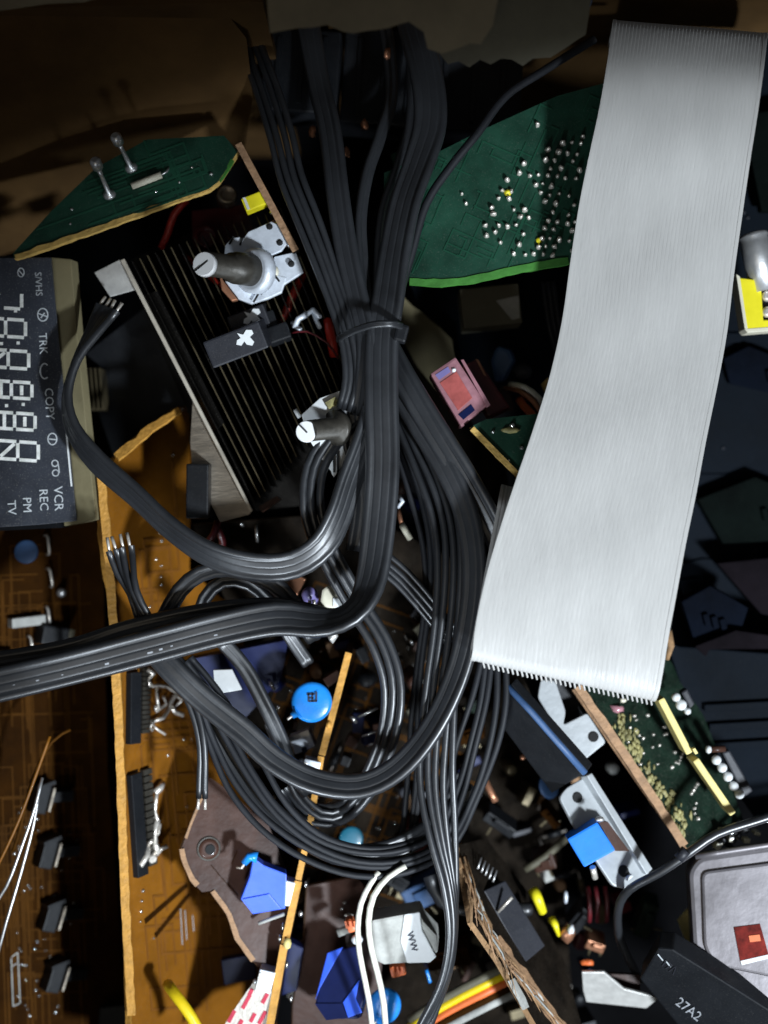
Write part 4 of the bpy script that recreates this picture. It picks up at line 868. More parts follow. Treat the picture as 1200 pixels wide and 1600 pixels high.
MB().blob(P(918, 1503, -1.5), .12, .06, .07, jit=.2).build('orange_bead', 'orange', label='small orange bead above the silver plate', cat='bead'); MB().slab(flat(-1.9), [(945, 1522), (1000, 1524), (1000, 1548), (960, 1545)], 10, 0, 0).build('brown_card', 'board_plum', label='brown card right of the silver plate', cat='card')
for i, x in enumerate((918, 930, 945)): lead('dark_red_wire', [(x, 1385, -2.1), (x+4, 1410, -2.0), (x+3, 1440, -2.1)], 4, 'dark_red', label=('left', 'middle', 'right')[i]+' dull dark red wire hanging below the blue cube', cat='wire', group='dull dark red wires below the blue cube')
# splintered board
sb = thing('splintered_board', 'splintered brown board with ragged fibre edge at the bottom', 'circuit board', P(810, 1480, -2.2)); pk = Plane((720, 1340, -1.0), (880, 1600, -1.0), (840, 1400, -2.4))
MB().slab(pk, [(716, 1320), (760, 1310), (830, 1400), (880, 1500), (920, 1640), (860, 1640), (780, 1500), (738, 1440)], 10, 0, 1).build('board_panel', ['board_dark', 'fibre'], sb)
rr = random.Random(6)
EDG = [(719, 1335), (728, 1385), (745, 1430), (770, 1480), (805, 1525), (850, 1580), (885, 1620)]
for i in range(64):
    j = rr.randrange(6); t = rr.random(); a = EDG[j]; b = EDG[j+1]; x, y = a[0]+(b[0]-a[0])*t, a[1]+(b[1]-a[1])*t; L = rr.uniform(25, 95); dx, dy = (b[0]-a[0]), (b[1]-a[1]); q = math.hypot(dx, dy)
    x += rr.uniform(-5, 9); MB().tube([pk.pt(x, y, .03), pk.pt(x+dx/q*L*.5+rr.uniform(-3, 3), y+dy/q*L*.5, .07), pk.pt(x+dx/q*L+rr.uniform(-5, 5), y+dy/q*L, .02)], rr.uniform(.008, .04), 5, r1=.005).build('splinter', rr.choice(['fibre', 'fibre', 'edge_tan', 'ceramic']), sb)
edge_strip([(775, 1465), (805, 1510), (850, 1572), (890, 1625)], pk, 15, 'edge_tan', sb, amp=3)
edge_strip([(800, 1530), (815, 1560), (832, 1590)], pk, 8, 'ceramic', sb, amp=2, name='torn_fibre')
edge_strip([(722, 1340), (732, 1385), (748, 1425), (770, 1462)], pk, 11, 'fibre', sb, amp=4, name='torn_fibre')
ic = thing('chip_row', 'dark chip with a row of shiny legs on the splintered board', 'chip', P(800, 1400, -1.6))
MB().slab(Plane((760, 1380, -1.1), (840, 1510, -1.1), (790, 1370, -1.3)), [(756, 1392), (790, 1376), (852, 1478), (820, 1505)], 22, 0, 0).build('chip_body', 'dark_plastic', ic, bevel=2)
for i in range(5): x = 752+i*6; MB().tube([P(x, 1340+i*5, -1.2), P(x-6, 1358+i*5, -1.1)], .018, 5).build('chip_leg', 'steel', ic)
MB().tube([P(778, 1425, -1.0), P(800, 1402, -.95)], .03, 6).build('chip_leg', 'tinned', ic)
# yellow/orange cable group bottom
for i, (mt, lb, dy) in enumerate((('yellow_wire', 'yellow wire of the bottom bundle below the round black cable', 0), ('orange', 'orange-brown wire of the bottom bundle, middle one', 13), ('olive', 'olive wire of the bottom bundle, uppermost', -12), ('board_brown', 'brown wire of the bottom bundle', 24), ('ceramic', 'pale grey wire of the bottom bundle, lowest', 36))):
    lead('insulated_wire', [(640, 1605+dy, -1.7), (700, 1568+dy, -1.5), (750, 1542+dy, -1.4), (790, 1522+dy, -1.5), (830, 1500+dy, -1.9)], 7.5, mt, label=lb, cat='wire')
# ================================================================== CENTRE AND BOTTOM
# board seen on edge
eb = thing('edge_on_board', 'amber board seen on edge, running down the lower middle', 'circuit board', P(480, 1320, -2.6))
mb = MB(); wall(mb, (545, 1020), (503, 1180), -.9, -2.6, 11, 0, 1); wall(mb, (502, 1182), (484, 1290), -.92, -2.6, 10, 0, 1); wall(mb, (484, 1292), (466, 1375), -.93, -2.6, 10, 0, 1); wall(mb, (466, 1377), (445, 1475), -.91, -2.6, 12, 0, 1); wall(mb, (444, 1477), (415, 1640), -.9, -2.6, 13, 0, 1)
mb.build('board_panel', ['board_plum', 'edge_amber'], eb)
MB().blob(P(449, 1474, -.88), .07, .1, .07).build('edge_nub', 'edge_yellow', eb)
for x, y in ((514, 1132), (470, 1305)): MB().blob(P(x, y, -.9), .05, .07, .06).build('edge_nub', 'edge_amber', eb)
for i, (x, y, w_, h_, lb) in enumerate(((486, 1200, 26, 24, 'small silver clip on the amber board edge, highest of three'), (444, 1395, 26, 38, 'silver clip on the amber board edge beside the blue piece'), (414, 1534, 25, 34, 'silver clip on the amber board edge, lowest of three'))):
    r_ = thing('metal_clip', lb, 'clip', P(x, y, -1.4), 'silver clips along the amber board edge'); pk = flat(-.85)
    MB().pbox(pk, x, y, w_, h_, 30, -14, -30).build('clip_body', 'zinc', r_, bevel=2); MB().pbox(pk, x-w_*.42, y+2, 5, h_*1.0, 34, -14, -32).build('clip_lip', 'bright_steel', r_, bevel=1)
    MB().blob(P(x-w_*.62, y, -.9), .04, .05, .04).build('clip_rivet', 'steel', r_)
for (x, y) in ((442, 1447), (438, 1465), (472, 1306), (478, 1382), (470, 1427), (448, 1508), (455, 1560)): MB().blob(P(x, y, -1.0), .035, .06, .04, jit=.3).build('solder_joint', 'solder', eb)
cbd = thing('dark_board', 'dark speckled circuit board deep under the middle of the cables', 'circuit board', P(560, 1150, -3.2)); pk = Plane((440, 980, -2.6), (660, 1000, -2.9), (520, 1400, -3.0))
MB().slab(pk, [(300, 820), (560, 800), (760, 900), (860, 1100), (900, 1640), (520, 1640), (400, 1400), (380, 1000)], 12, 0, 1).build('board_panel', ['board_dark', 'edge_tan'], cbd)
traces(pk, [(400, 900), (740, 900), (760, 1400), (520, 1600), (400, 1300)], 60, 'trace', cbd, 3, 31, 70)
rr = random.Random(9)
dots(pk, [(rr.uniform(420, 760), rr.uniform(980, 1320)) for _ in range(60)], 3, 'solder', cbd, hh=1.5, jit=.35)
# parts soldered onto this deep board
rr = random.Random(77); cols = ['board_plum', 'dark_plastic', 'olive', 'black_plastic', 'ceramic', 'board_brown', 'edge_tan', 'navy', 'fin_edge', 'dark_red']
for i in range(85):
    x = rr.uniform(400, 980); y = rr.uniform(960, 1590) if x < 700 else rr.uniform(1160, 1590); mt = rr.choice(cols); h_ = rr.uniform(15, 60); an = rr.choice((20, 65, 110)) + rr.uniform(-8, 8)
    if rr.random() < .5: MB().pbox(pk, x, y, rr.uniform(14, 36), rr.uniform(8, 18), h_, an).build('board_component', mt, cbd, bevel=2)
    elif rr.random() < .5: MB().lathe(pk.pt(x, y), pk.n, [(.09, 0), (.10, .04), (.10, h_*.01), (.085, h_*.01+.03), (.01, h_*.01+.035)], 14).build('board_capacitor', mt, cbd)
    else:
        u_ = pk.axes(x, y, an)[1]; c_ = pk.pt(x, y, .12); MB().tube([c_-u_*.13, c_+u_*.13], .055, 10).build('board_resistor', mt, cbd)
        MB().tube([c_-u_*.24-pk.n*.1, c_-u_*.22, c_+u_*.22, c_+u_*.24-pk.n*.1], .014, 6).build('resistor_lead', 'tinned', cbd)
# small upright components under the cables
rr = random.Random(12); sc_i = 0
near = ['beside the cream fuse rod', 'above the cream fuse rod', 'right of the cable bend', 'far right of the cable bend, under the right fan', "right of the three-wire loop's top", 'inside the right side of the three-wire loop', "right of the amber board's upper end", 'among cut leads right of the blue disc', 'just inside the loop, level with the blue disc', 'at the very top of the amber board', 'left of the bright blue disc', 'above the bright blue disc, under the thick cable', 'between amber board and looping wires', 'right of the looping wires', 'under the big right loop, low down', 'touching the small steel block', 'right of the small steel block, beyond the amber board', 'behind the wires right of the foil scraps', 'left of the small steel block', 'lower left of the bright blue disc']
spots = [(640, 780), (625, 760), (660, 980), (690, 1010), (640, 1050), (600, 1140), (560, 1130), (550, 1160), (575, 1150), (520, 1060), (440, 1060), (470, 1010), (580, 1060), (650, 1110), (690, 1140), (470, 1160), (540, 1190), (650, 960), (400, 1190), (440, 1180)]
tone = {'board_plum': 'plum coloured', 'black_plastic': 'black', 'dark_plastic': 'charcoal', 'navy': 'navy blue', 'olive': 'dull olive'}
for si, (x, y) in enumerate(spots):
    m_ = rr.choice(list(tone)); k = rr.choice((0, 1)); z = rr.uniform(-2.4, -1.7)
    if k: MB().lathe(P(x, y, z-.6), Vector((rr.uniform(-.3, .3), rr.uniform(-.3, .3), 1)), [(.13, 0), (.14, .05), (.14, .5), (.12, .55), (.02, .56)], 14).build('small_capacitor', m_, label='tiny '+tone[m_]+(' round part ' if k else ' boxy part ')+near[si], cat='component', group='tiny upright parts beneath the cables')
    else: MB().pbox(flat(z), x, y, rr.uniform(16, 34), rr.uniform(12, 22), 40, rr.uniform(0, 90), -40).build('small_component', m_, bevel=2, label='tiny '+tone[m_]+(' round part ' if k else ' boxy part ')+near[si], cat='component', group='tiny upright parts beneath the cables')
lead_names = ['uppermost long shiny lead right of the blue disc', 'short fat lead end just left of the long one', 'second long lead stacked right of the blue disc', 'third lead of the stack right of the blue disc', 'fourth and lowest lead of the stack right of the blue disc', 'bright slanted lead tip left of the blue disc', 'round bright speck low inside the wire loop', 'round bright speck right of the stacked leads', 'faint speck above the teal disc capacitor', 'small upright glint left of the teal disc', 'glint right of the wire loop at its top', 'long faint glint above the wire loop', 'upright pale lead just under the heat sink', 'tiny glint at the heat sink foot corner']
for i, (x, y, dx, dy, r) in enumerate(((560, 1120, 30, -14, 2.4), (556, 1128, -8, -10, 3.5), (566, 1150, 26, -8, 2), (571, 1166, 18, -6, 2), (575, 1180, 14, -5, 2.2), (420, 1062, 8, 15, 3.2), (590, 1195, 3, 3, 4), (595, 1137, 3, 3, 3), (500, 1300, 3, 4, 2.5), (521, 1318, 2, 6, 2), (640, 1000, 4, 6, 3), (632, 990, 3, 10, 2), (400, 820, 2, 26, 2.5), (376, 818, 3, 3, 3))):
    MB().tube([P(x, y, -1.6), P(x+dx*.5, y+dy*.5, -1.5), P(x+dx, y+dy, -1.6)], r*.01, 6).build('cut_lead', 'solder', label=lead_names[i], cat='lead', group='shiny cut leads between the cables')
disc_cap(487, 1097, -.75, 32, 'blue_disc', 'bright blue disc capacitor with dark mark beside the amber board', (449, 1124), (.1, .05), True)
disc_cap(549, 1310, -1.9, 19, 'teal_disc', 'dim teal disc capacitor under the lower cable loop', None, (.1, .1))
disc_cap(600, 1572, -1.4, 28, 'blue_disc', 'bright blue disc capacitor behind the white wire pair', (585, 1600), (.3, .1))
sbk = thing('silver_block', 'small steel block with printed mark left of the amber board', 'component', P(470, 1165, -1.6)); pk = flat(-1.3)
MB().pbox(pk, 472, 1160, 34, 28, 40, 22, -40).build('block_body', 'zinc', sbk, bevel=2); MB().pbox(pk, 466, 1150, 36, 8, 4, 22, 1).build('block_rim', 'steel', sbk); MB().pbox(pk, 476, 1172, 8, 9, 1, 22, 1).build('printed_mark', 'ink', sbk)
MB().slab(Plane((333, 1047, -.4), (365, 1046, -.4), (335, 1085, -.4)), [(333, 1047), (362, 1046), (378, 1078), (336, 1085)], 8, 0, 0).build('white_label', 'white_plastic', bevel=1, label='white square label under the cable crossing', cat='label')
MB().pbox(flat(-.5), 391, 1054, 12, 12, 20, 20, -20).build('white_chip', 'white_plastic', bevel=2, label='tiny white chip right of the white square label', cat='component')
MB().slab(Plane((300, 1040, -1.6), (420, 1020, -1.6), (350, 1160, -1.9)), [(300, 1030), (450, 1000), (440, 1060), (330, 1180), (320, 1080)], 20, 0, 0).build('dark_blue_block', 'navy', label='dark navy block behind the white square label', cat='component')
wc = thing('white_cube', 'bright white faceted cube above the cable bend', 'component', P(520, 935, -1.1)); pk = flat(-.55)
MB().slab(pk, [(503, 922), (512, 915), (532, 917), (541, 938), (536, 955), (508, 949), (500, 940)], 30, 0, 0).build('cube_body', 'cream_plastic', wc, bevel=4); MB().slab(pk, [(520, 934), (540, 936), (536, 953), (520, 948)], 2, 0, 0, h=.02).build('cube_facet', 'white_plastic', wc, bevel=1)
r_ = thing('lilac_lamp', 'lilac rounded component left of the white cube', 'component', P(484, 925, -1.2)); MB().lathe(P(487, 938, -1), Vector((-.1, .5, .9)), [(.12, 0), (.13, .1), (.13, .25), (.08, .34), (.01, .36)], 16).build('lamp_body', 'lilac', r_)
MB().tube([P(484, 938, -.6), P(484, 946, -.6)], .03, 6).build('lead', 'tinned', r_); MB().tube([P(490, 937, -.6), P(491, 945, -.6)], .03, 6).build('lead', 'tinned', r_)
MB().pbox(flat(-.95), 460, 915, 22, 34, 40, -28, -40).build('plum_block', 'copper', bevel=2, label='brownish block left of the lilac component', cat='component')
MB().blob(P(510, 962, -.7), .16, .11, .08).build('green_bead', 'board_green', label='dark green bead under the white cube', cat='bead')
for x, y, r, lb in ((523, 964, 6, 'upper'), (514, 978, 5, 'middle'), (520, 994, 7, 'lowest')): MB().blob(P(x, y, -.65), r*.011, r*.016, r*.01, jit=.3).build('foil_scrap', 'bright_steel', label=lb+' crumpled bright foil scrap of three by the cable bend', cat='scrap', group='foil scraps under the cable bend')
r_ = thing('cream_fuse', 'small cream rod on a copper lead in the cable gap', 'component', P(634, 830, -1.0)); MB().tube([P(628, 820, -.8), P(634, 830, -.75), P(641, 842, -.8)], .055, 10).build('rod', 'cream_plastic', r_); MB().tube([P(622, 795, -.9), P(628, 820, -.8)], .035, 8).build('lead', 'copper', r_); MB().tube([P(624, 775, -.8), P(629, 784, -.7), P(622, 792, -.8)], .035, 8).build('lead', 'zinc', r_)
# plum board with hole
pm = Plane((290, 1330, -1.0), (400, 1510, -1.1), (430, 1280, -1.5))
pbd = thing('plum_board', 'dark plum board with a round screw hole and pale tan rim', 'circuit board', P(370, 1390, -1.4))
outp = [(318, 1235), (328, 1215), (350, 1230), (420, 1290), (452, 1370), (448, 1470), (436, 1512), (404, 1512), (370, 1468), (358, 1430), (330, 1392), (316, 1394), (298, 1376), (283, 1334), (285, 1322), (306, 1266)]
MB().slab(pm, outp, 14, 0, 1).build('board_panel', ['board_plum', 'edge_tan'], pbd)
edge_strip([(284, 1326), (286, 1340), (300, 1374), (316, 1392)], pm, 8, 'edge_tan', pbd, up=3, amp=.8); edge_strip([(332, 1392), (358, 1428), (370, 1466), (404, 1512)], pm, 8, 'edge_tan', pbd, up=3, amp=.8); edge_strip([(318, 1240), (304, 1272), (285, 1322)], pm, 4, 'edge_tan', pbd, up=3, amp=.5)
MB().lathe(pm.pt(326, 1326), pm.n, [(.20, -.02), (.20, .012), (.18, .016), (.165, .010)], 28).build('copper_ring', 'shaft', pbd); MB().lathe(pm.pt(326, 1326), pm.n, [(.17, -.02), (.17, .014), (.10, .016)], 28).build('ring_land', 'board_plum', pbd)
MB().lathe(pm.pt(328, 1327), pm.n, [(.085, 0), (.085, .022), (.07, .024)], 20).build('screw_hole', 'dark_hole', pbd)
line_part([(330, 1352, 345, 1370), (345, 1370, 372, 1400), (370, 1330, 362, 1350)], pm, 1.2, 'board_brown', pbd, 'printed_line')
bp1 = thing('blue_piece', 'royal blue plastic piece clipped to the amber board edge', 'component', P(410, 1390, -1.2)); pk = Plane((380, 1400, -.75), (440, 1370, -.8), (400, 1430, -.8))
MB().slab(pk, [(396, 1340), (412, 1352), (448, 1366), (446, 1420), (395, 1429), (376, 1405), (390, 1370)], 24, 0, 0).build('piece_body', 'royal_blue', bp1, bevel=2)
MB().slab(pk, [(379, 1404), (420, 1396), (440, 1420), (396, 1427)], 2, 0, 0, h=.02).build('lower_facet', 'royal_blue', bp1, bevel=1)
MB().tube([P(382, 1348, -.7), P(390, 1338, -.65), P(402, 1340, -.65)], .06, 10, r1=.09).build('lead_collar', 'blue_disc', bp1); MB().tube([P(370, 1355, -.75), P(378, 1356, -.72), P(383, 1347, -.7)], .025, 6).build('lead', 'tinned', bp1)
lead('grey_pin', [(404, 1443, -1.0), (425, 1435, -1.0), (445, 1428, -1.0)], 3, 'ceramic', label='thin grey pin below the royal blue piece', cat='pin')
MB().slab(Plane((450, 1480, -1.6), (475, 1485, -1.6), (450, 1560, -1.7)), [(450, 1470), (474, 1482), (464, 1548), (440, 1556)], 20, 0, 0).build('navy_piece', 'navy', bevel=2, label='dark navy block right of the amber board edge', cat='component')
MB().slab(Plane((350, 1490, -2), (400, 1490, -2), (370, 1540, -2)), [(345, 1500), (398, 1490), (400, 1530), (350, 1540)], 20, 0, 0).build('navy_piece', 'navy', bevel=2, label='dim navy block below the plum board', cat='component')
# brown board lower middle
pv = Plane((470, 1400, -1.9), (580, 1390, -2.2), (480, 1600, -2.0))
lb_ = board('brown_board', 'dark brown board between the amber edge and the white resistor', pv, [(480, 1385), (560, 1370), (600, 1450), (585, 1680), (455, 1680), (458, 1570), (474, 1480)], 10, 'board_plum', 'edge_tan')
dots(pv, [(478, 1383), (470, 1428), (538, 1410), (534, 1420), (546, 1430), (575, 1400), (590, 1420)], 4, 'solder', lb_)
bx = thing('blue_box_capacitor', 'large royal blue box capacitor at the bottom beside white wires', 'capacitor', P(530, 1540, -1.6)); pk = Plane((500, 1560, -.95), (560, 1545, -.95), (530, 1490, -1.15))
MB().slab(pk, [(512, 1488), (556, 1478), (572, 1552), (560, 1592), (512, 1592), (492, 1570)], 60, 0, 0).build('box_body', 'navy', bx, bevel=3)
MB().slab(pk, [(512, 1489), (536, 1480), (500, 1544), (493, 1562)], 5, 0, 0, h=.03).build('painted_lit_facet', 'royal_blue', bx, bevel=1); MB().slab(pk, [(536, 1566), (562, 1530), (556, 1560), (566, 1582), (544, 1590)], 5, 0, 0, h=.03).build('painted_lit_facet', 'royal_blue', bx, bevel=1); MB().slab(pk, [(492, 1568), (534, 1568), (544, 1590), (510, 1594)], 4, 0, 0, h=.02).build('lower_facet', 'navy', bx)  # brighter blue paints the lit sides, navy the shaded ones
wr = thing('power_resistor', 'white ceramic block resistor with printed letters at the bottom', 'resistor', P(632, 1465, -1.3)); pk = Plane((600, 1440, -.75), (650, 1430, -.7), (610, 1500, -.8))
MB().slab(pk, [(580, 1438), (655, 1424), (662, 1440), (683, 1462), (684, 1488), (672, 1503), (600, 1508), (582, 1500)], 50, 0, 0).build('resistor_body', 'ceramic', wr, bevel=5)
MB().slab(pk, [(632, 1428), (656, 1424), (660, 1452), (682, 1494), (672, 1503), (636, 1504), (626, 1470)], 3, 0, 0, h=.03).build('end_face', 'white_plastic', wr, bevel=2)
text_part('WW', pk, 644, 1470, 15, -75, 'ink', wr, 'lettering', h=.045); line_part([(636, 1482, 658, 1478), (634, 1490, 660, 1488), (648, 1432, 652, 1452)], pk, 1.8, 'ink', wr, 'printed_line')
for x, y, lb in ((548, 1447, 'orange bead left of the white wire pair'), (622, 1518, 'orange ridged bead below the white ceramic block')):
    r_ = thing('orange_terminal', lb, 'terminal', P(x, y, -1.3)); MB().pbox(flat(-.95), x, y, 24 if x > 600 else 13, 18 if x > 600 else 22, 20, 15, -20).build('terminal_body', 'orange', r_, bevel=4)
    for i in range(3): MB().pbox(flat(-.93), x-7+i*7, y-3, 3, 12, 4, 15).build('terminal_rib', 'orange', r_)
r_ = thing('glass_fuse', 'small greyish cylinder and metal bit left of the white wires', 'component', P(540, 1455, -1.5)); MB().cyl(P(528, 1458, -1.3), P(548, 1450, -1.3), .07, 12).build('tube_body', 'ceramic', r_); MB().blob(P(545, 1430, -1.2), .08, .03, .03).build('metal_bit', 'tinned', r_); MB().blob(P(558, 1468, -1.0), .1, .09, .07).build('end_cap', 'white_plastic', r_)
lead('blue_lead', [(666, 1515, -1.5), (670, 1528, -1.5), (672, 1535, -1.5)], 3, 'blue_disc', label='tiny blue stick right of the ridged orange bead', cat='lead')
lead('white_wire', [(592, 1362, -.35), (578, 1382, -.3), (564, 1412, -.3), (559, 1450, -.3), (562, 1490, -.3), (571, 1535, -.35), (579, 1580, -.4), (583, 1640, -.5)], 4.6, 'white_wire', label='cream-white wire of the lower pair, left one', cat='wire')
lead('white_wire', [(634, 1353, -.35), (607, 1370, -.3), (584, 1400, -.25), (576, 1440, -.25), (580, 1480, -.25), (590, 1520, -.3), (600, 1570, -.35), (604, 1640, -.5)], 4.9, 'white_wire', label='cream-white wire of the lower pair, right one', cat='wire')
lead('yellow_wire', [(262, 1538, -.9), (272, 1552, -.6), (290, 1576, -.5), (308, 1606, -.5), (318, 1640, -.5)], 9, 'yellow_wire', label='thick yellow wire stub at the bottom left', cat='wire')
cl = thing('patterned_sticker', 'cream label with red flecks in the bottom left of the middle', 'label', P(390, 1565, -1.2)); pk = Plane((398, 1535, -.95), (430, 1600, -.95), (350, 1600, -1.1))
MB().slab(pk, [(397, 1533), (424, 1548), (428, 1640), (330, 1640), (356, 1592)], 5, 0, 0).build('label_sheet', 'cream_cloth', cl)
for x, y, l in ((385, 1565, 26), (362, 1588, 22), (395, 1590, 16), (414, 1560, 18), (410, 1590, 24), (375, 1600, 16), (392, 1550, 12)): MB().pbox(pk, x, y, l, 6, 1, 62).build('red_fleck', 'red_cloth', cl)
# long dark component strip bottom left
MB().slab(Plane((170, 1560, -2.8), (210, 1600, -2.8), (160, 1600, -2.8)), [(155, 1575), (205, 1570), (215, 1640), (150, 1640)], 20, 0, 0).build('black_block', 'black_plastic', bevel=3, label='black block at the bottom edge left of the orange board', cat='block')

# ================================================================== BLACK CABLES
FC = flat_cable
FC('flat_cable', 'black flat cable, leftmost strand of the bundle above the tie', [(360, -30, -1.2, 0), (395, 80, -.6, 0), (420, 150, -.4, 5), (440, 215, -.2, 10, 1.0), (455, 280, -.1, 10, 1.0), (482, 350, 0, 10), (512, 430, .05, 5, .9), (543, 520, .1, 10, .8), (552, 590, .12, 0, .8), (540, 640, .1, -10, .7)], 4, 11, 'round', jit=1.5)
FC('flat_cable', 'black flat cable, second strand from the left above the tie', [(470, -30, -1.2, 0), (495, 120, -.8, 0), (513, 200, -.4, 10), (526, 300, -.1, 15), (540, 380, .05, 20), (556, 450, .12, 25), (573, 520, .2, 30), (575, 580, .2, 20), (566, 650, .1, 20)], 3, 11.5, 'flat')
FC('flat_cable', 'black flat cable, narrow middle strand above the tie', [(590, -30, -1.2, 0), (612, 130, -.9, -20), (598, 205, -.5, -40), (576, 270, -.3, -40), (565, 340, -.1, -40), (568, 410, .0, -40), (574, 480, .1, -50), (566, 560, .1, -40), (552, 640, 0, -30)], 2, 9.5, 'flat')
FC('flat_cable', 'black flat cable with thin green glint behind, above the tie', [(640, -30, -1.4, 0), (645, 160, -1.0, 0), (628, 250, -.6, -20), (604, 330, -.3, -30), (596, 410, -.1, -30), (590, 480, .0, -35), (590, 540, .05, -20)], 2, 10, 'flat')
FC('flat_cable', 'broad black flat cable, rightmost strand above the tie', [(630, -30, -1.0, 0), (664, 110, -.3, 0), (670, 190, -.1, 10), (655, 250, 0, 20), (632, 320, .1, 25), (616, 400, .2, 25), (607, 460, .28, 15), (598, 530, .3, 8), (598, 620, .35, 8), (599, 720, .35, 8), (592, 820, .35, 15), (581, 900, .4, 30), (562, 945, .5, 48), (530, 968, .55, 48), (490, 972, .55, 30), (430, 967, .55, 10), (350, 982, .55, 0), (250, 1009, .6, 0), (150, 1035, .65, 0), (60, 1057, .7, 0), (-60, 1084, .75, 0)], 4, 12.5, 'flat', prints=(1, 72, 101))
FC('flat_cable', 'black flat cable lying just above the thick left-going cable', [(520, 975, -.1, 0), (450, 958, .1, 0), (380, 958, .2, 0), (300, 968, .25, 0), (200, 990, .3, 0), (100, 1020, .4, 0), (-60, 1045, .4, 0)], 3, 13, 'flat')
FC('flat_cable', 'black flat cable with bare ends curling down from the heat sink top', [(170, 482, -.45, 25, 1.0), (148, 520, -.35, 55, .9), (122, 565, -.25, 75, .9), (106, 620, -.2, 72, .9), (114, 672, -.15, 60, .9), (150, 722, -.1, 45, .9), (210, 775, 0, 40, .9), (270, 830, .1, 35, .9), (330, 868, .2, 28, .9), (400, 885, .25, 15, .9), (460, 880, .3, 10, .9), (505, 850, .3, 20, .9), (530, 805, .25, 45), (548, 750, .2, 50), (570, 690, .15, 50), (585, 640, .1, 50)], 4, 11.5, 'flat', tips=(('start', 17),))
FC('flat_cable', 'short black flat cable with bare ends rising from the crossing at left', [(187, 856, .1, 0, 1.05), (194, 890, .15, 20, 1.0), (206, 925, .2, 45, .9), (222, 965, .15, 30, 1.0), (245, 1010, .0, 0, 1.1), (275, 1045, -.1, 0)], 4, 10.5, 'round', tips=(('start', 22),), jit=2)
FC('flat_cable', 'three-wire black cable looping left of the main vertical cable', [(600, 590, -.1, 0), (560, 640, -.1, 20), (518, 685, -.05, 20), (491, 730, .0, 10), (485, 790, .0, 0), (500, 845, -.1, 0), (530, 900, -.2, 0), (560, 950, -.3, 0), (592, 1000, -.3, 0, 1.0), (612, 1060, -.3, 10), (612, 1120, -.35, 20), (597, 1180, -.5, 30), (570, 1235, -.7, 30), (530, 1272, -.9, 20), (480, 1268, -1.0, 0), (450, 1230, -1.2, 0)], 3, 13.5, 'round', jit=1.2)
FC('flat_cable', 'black flat cable, outermost of the fan right of the tie', [(585, 500, -.2, 0), (615, 560, -.1, 10), (648, 620, 0, 20), (690, 690, .05, 25), (725, 745, .05, 25), (762, 810, .0, 20), (795, 880, -.2, 10), (825, 950, -.6, 0), (850, 1000, -1.1, 0)], 3, 13, 'flat', jit=1)
FC('flat_cable', 'black flat cable of the big right loop sweeping under to the left', [(590, 520, -.3, 0), (618, 590, -.2, 10), (655, 660, -.1, 15), (697, 730, .0, 20), (728, 800, .05, 20), (740, 880, .1, 20), (732, 970, .1, 25), (710, 1060, .1, 35), (672, 1140, .1, 40), (620, 1200, .1, 35), (560, 1228, .1, 30), (490, 1220, .1, 25), (430, 1188, .1, 15), (383, 1146, .1, 10), (317, 1094, .1, 0), (272, 1052, .15, 0), (230, 1005, .1, 0)], 3, 12.5, 'flat')
FC('flat_cable', 'glinting black wires in the middle of the right fan', [(600, 560, -.5, 0, .7), (640, 650, -.4, 0, .9), (678, 730, -.3, 0, 1.2), (700, 810, -.25, 0, 1.2), (705, 890, -.2, 0, 1.1), (700, 980, -.2, 0), (690, 1070, -.15, 0), (684, 1160, -.1, -5, 1.1), (684, 1230, -.05, -10, 1.1), (694, 1310, .0, -35, 1.05), (705, 1380, .0, -60, 1), (708, 1450, -.05, -75), (698, 1520, -.15, -70), (670, 1590, -.3, -60), (640, 1650, -.4, -60)], 5, 11.5, 'round', jit=2.2)
FC('flat_cable', 'innermost black wires of the right fan beside the main cable', [(595, 600, -.8, 0, .7), (625, 690, -.7, 0, .9), (652, 770, -.65, 0, 1.2), (668, 850, -.65, 0, 1.1), (670, 940, -.7, 0), (662, 1030, -.8, 0), (655, 1120, -.9, 0), (650, 1220, -.9, 0), (640, 1320, -1.0, 0)], 3, 10, 'round', 'dull_pvc', jit=2.5)
FC('flat_cable', 'loose black wires hanging right of the lower vertical cable', [(770, 1020, -.6, 0, .8), (762, 1090, -.5, 0, 1.2), (745, 1160, -.5, 0, 1.4), (722, 1240, -.6, 0, 1.2), (690, 1310, -.7, 10), (630, 1342, -.5, 15), (560, 1346, -.3, 10), (490, 1322, -.25, 5), (430, 1275, -.25, 0, 1.25), (385, 1215, -.3, 0, 1.5), (350, 1150, -.35, 0, 1.3), (320, 1090, -.3, 0), (280, 1040, -.2, 0)], 5, 11, 'round', 'dull_pvc', jit=2.5)
FC('flat_cable', 'black flat cable under the lower loop, ending among white wires', [(740, 1230, -.9, 0), (690, 1280, -.85, 0), (620, 1325, -.6, 10), (540, 1338, -.4, 10), (480, 1312, -.38, 10), (420, 1265, -.45, 0), (370, 1190, -.6, 0), (320, 1110, -.6, 0)], 3, 11, 'flat')
FC('flat_cable', 'two-wire black cable with bare ends above the plum board', [(250, 1030, -.3, 0), (285, 1075, -.25, 0), (305, 1120, -.25, 10), (315, 1170, -.25, 30), (315, 1215, -.3, 20), (314, 1248, -.35, 0)], 2, 10, 'round', tips=(('end', 18),))
FC('flat_cable', 'black cable arching over the left crossing beside the orange board', [(258, 965, -.1, 0), (280, 925, -.05, 10), (312, 898, 0, 10), (355, 890, 0, 0), (405, 903, .0, 0), (440, 925, -.05, 0), (465, 958, -.1, 0), (490, 1000, -.3, 0)], 2, 12, 'flat')
FC('flat_cable', 'inner black arc of cable under the arching one', [(310, 975, -.5, 0), (322, 935, -.4, 0), (350, 908, -.35, 0), (390, 912, -.4, 0), (430, 950, -.5, 0), (450, 990, -.6, 0), (480, 1035, -.9, 0)], 2, 10, 'flat')
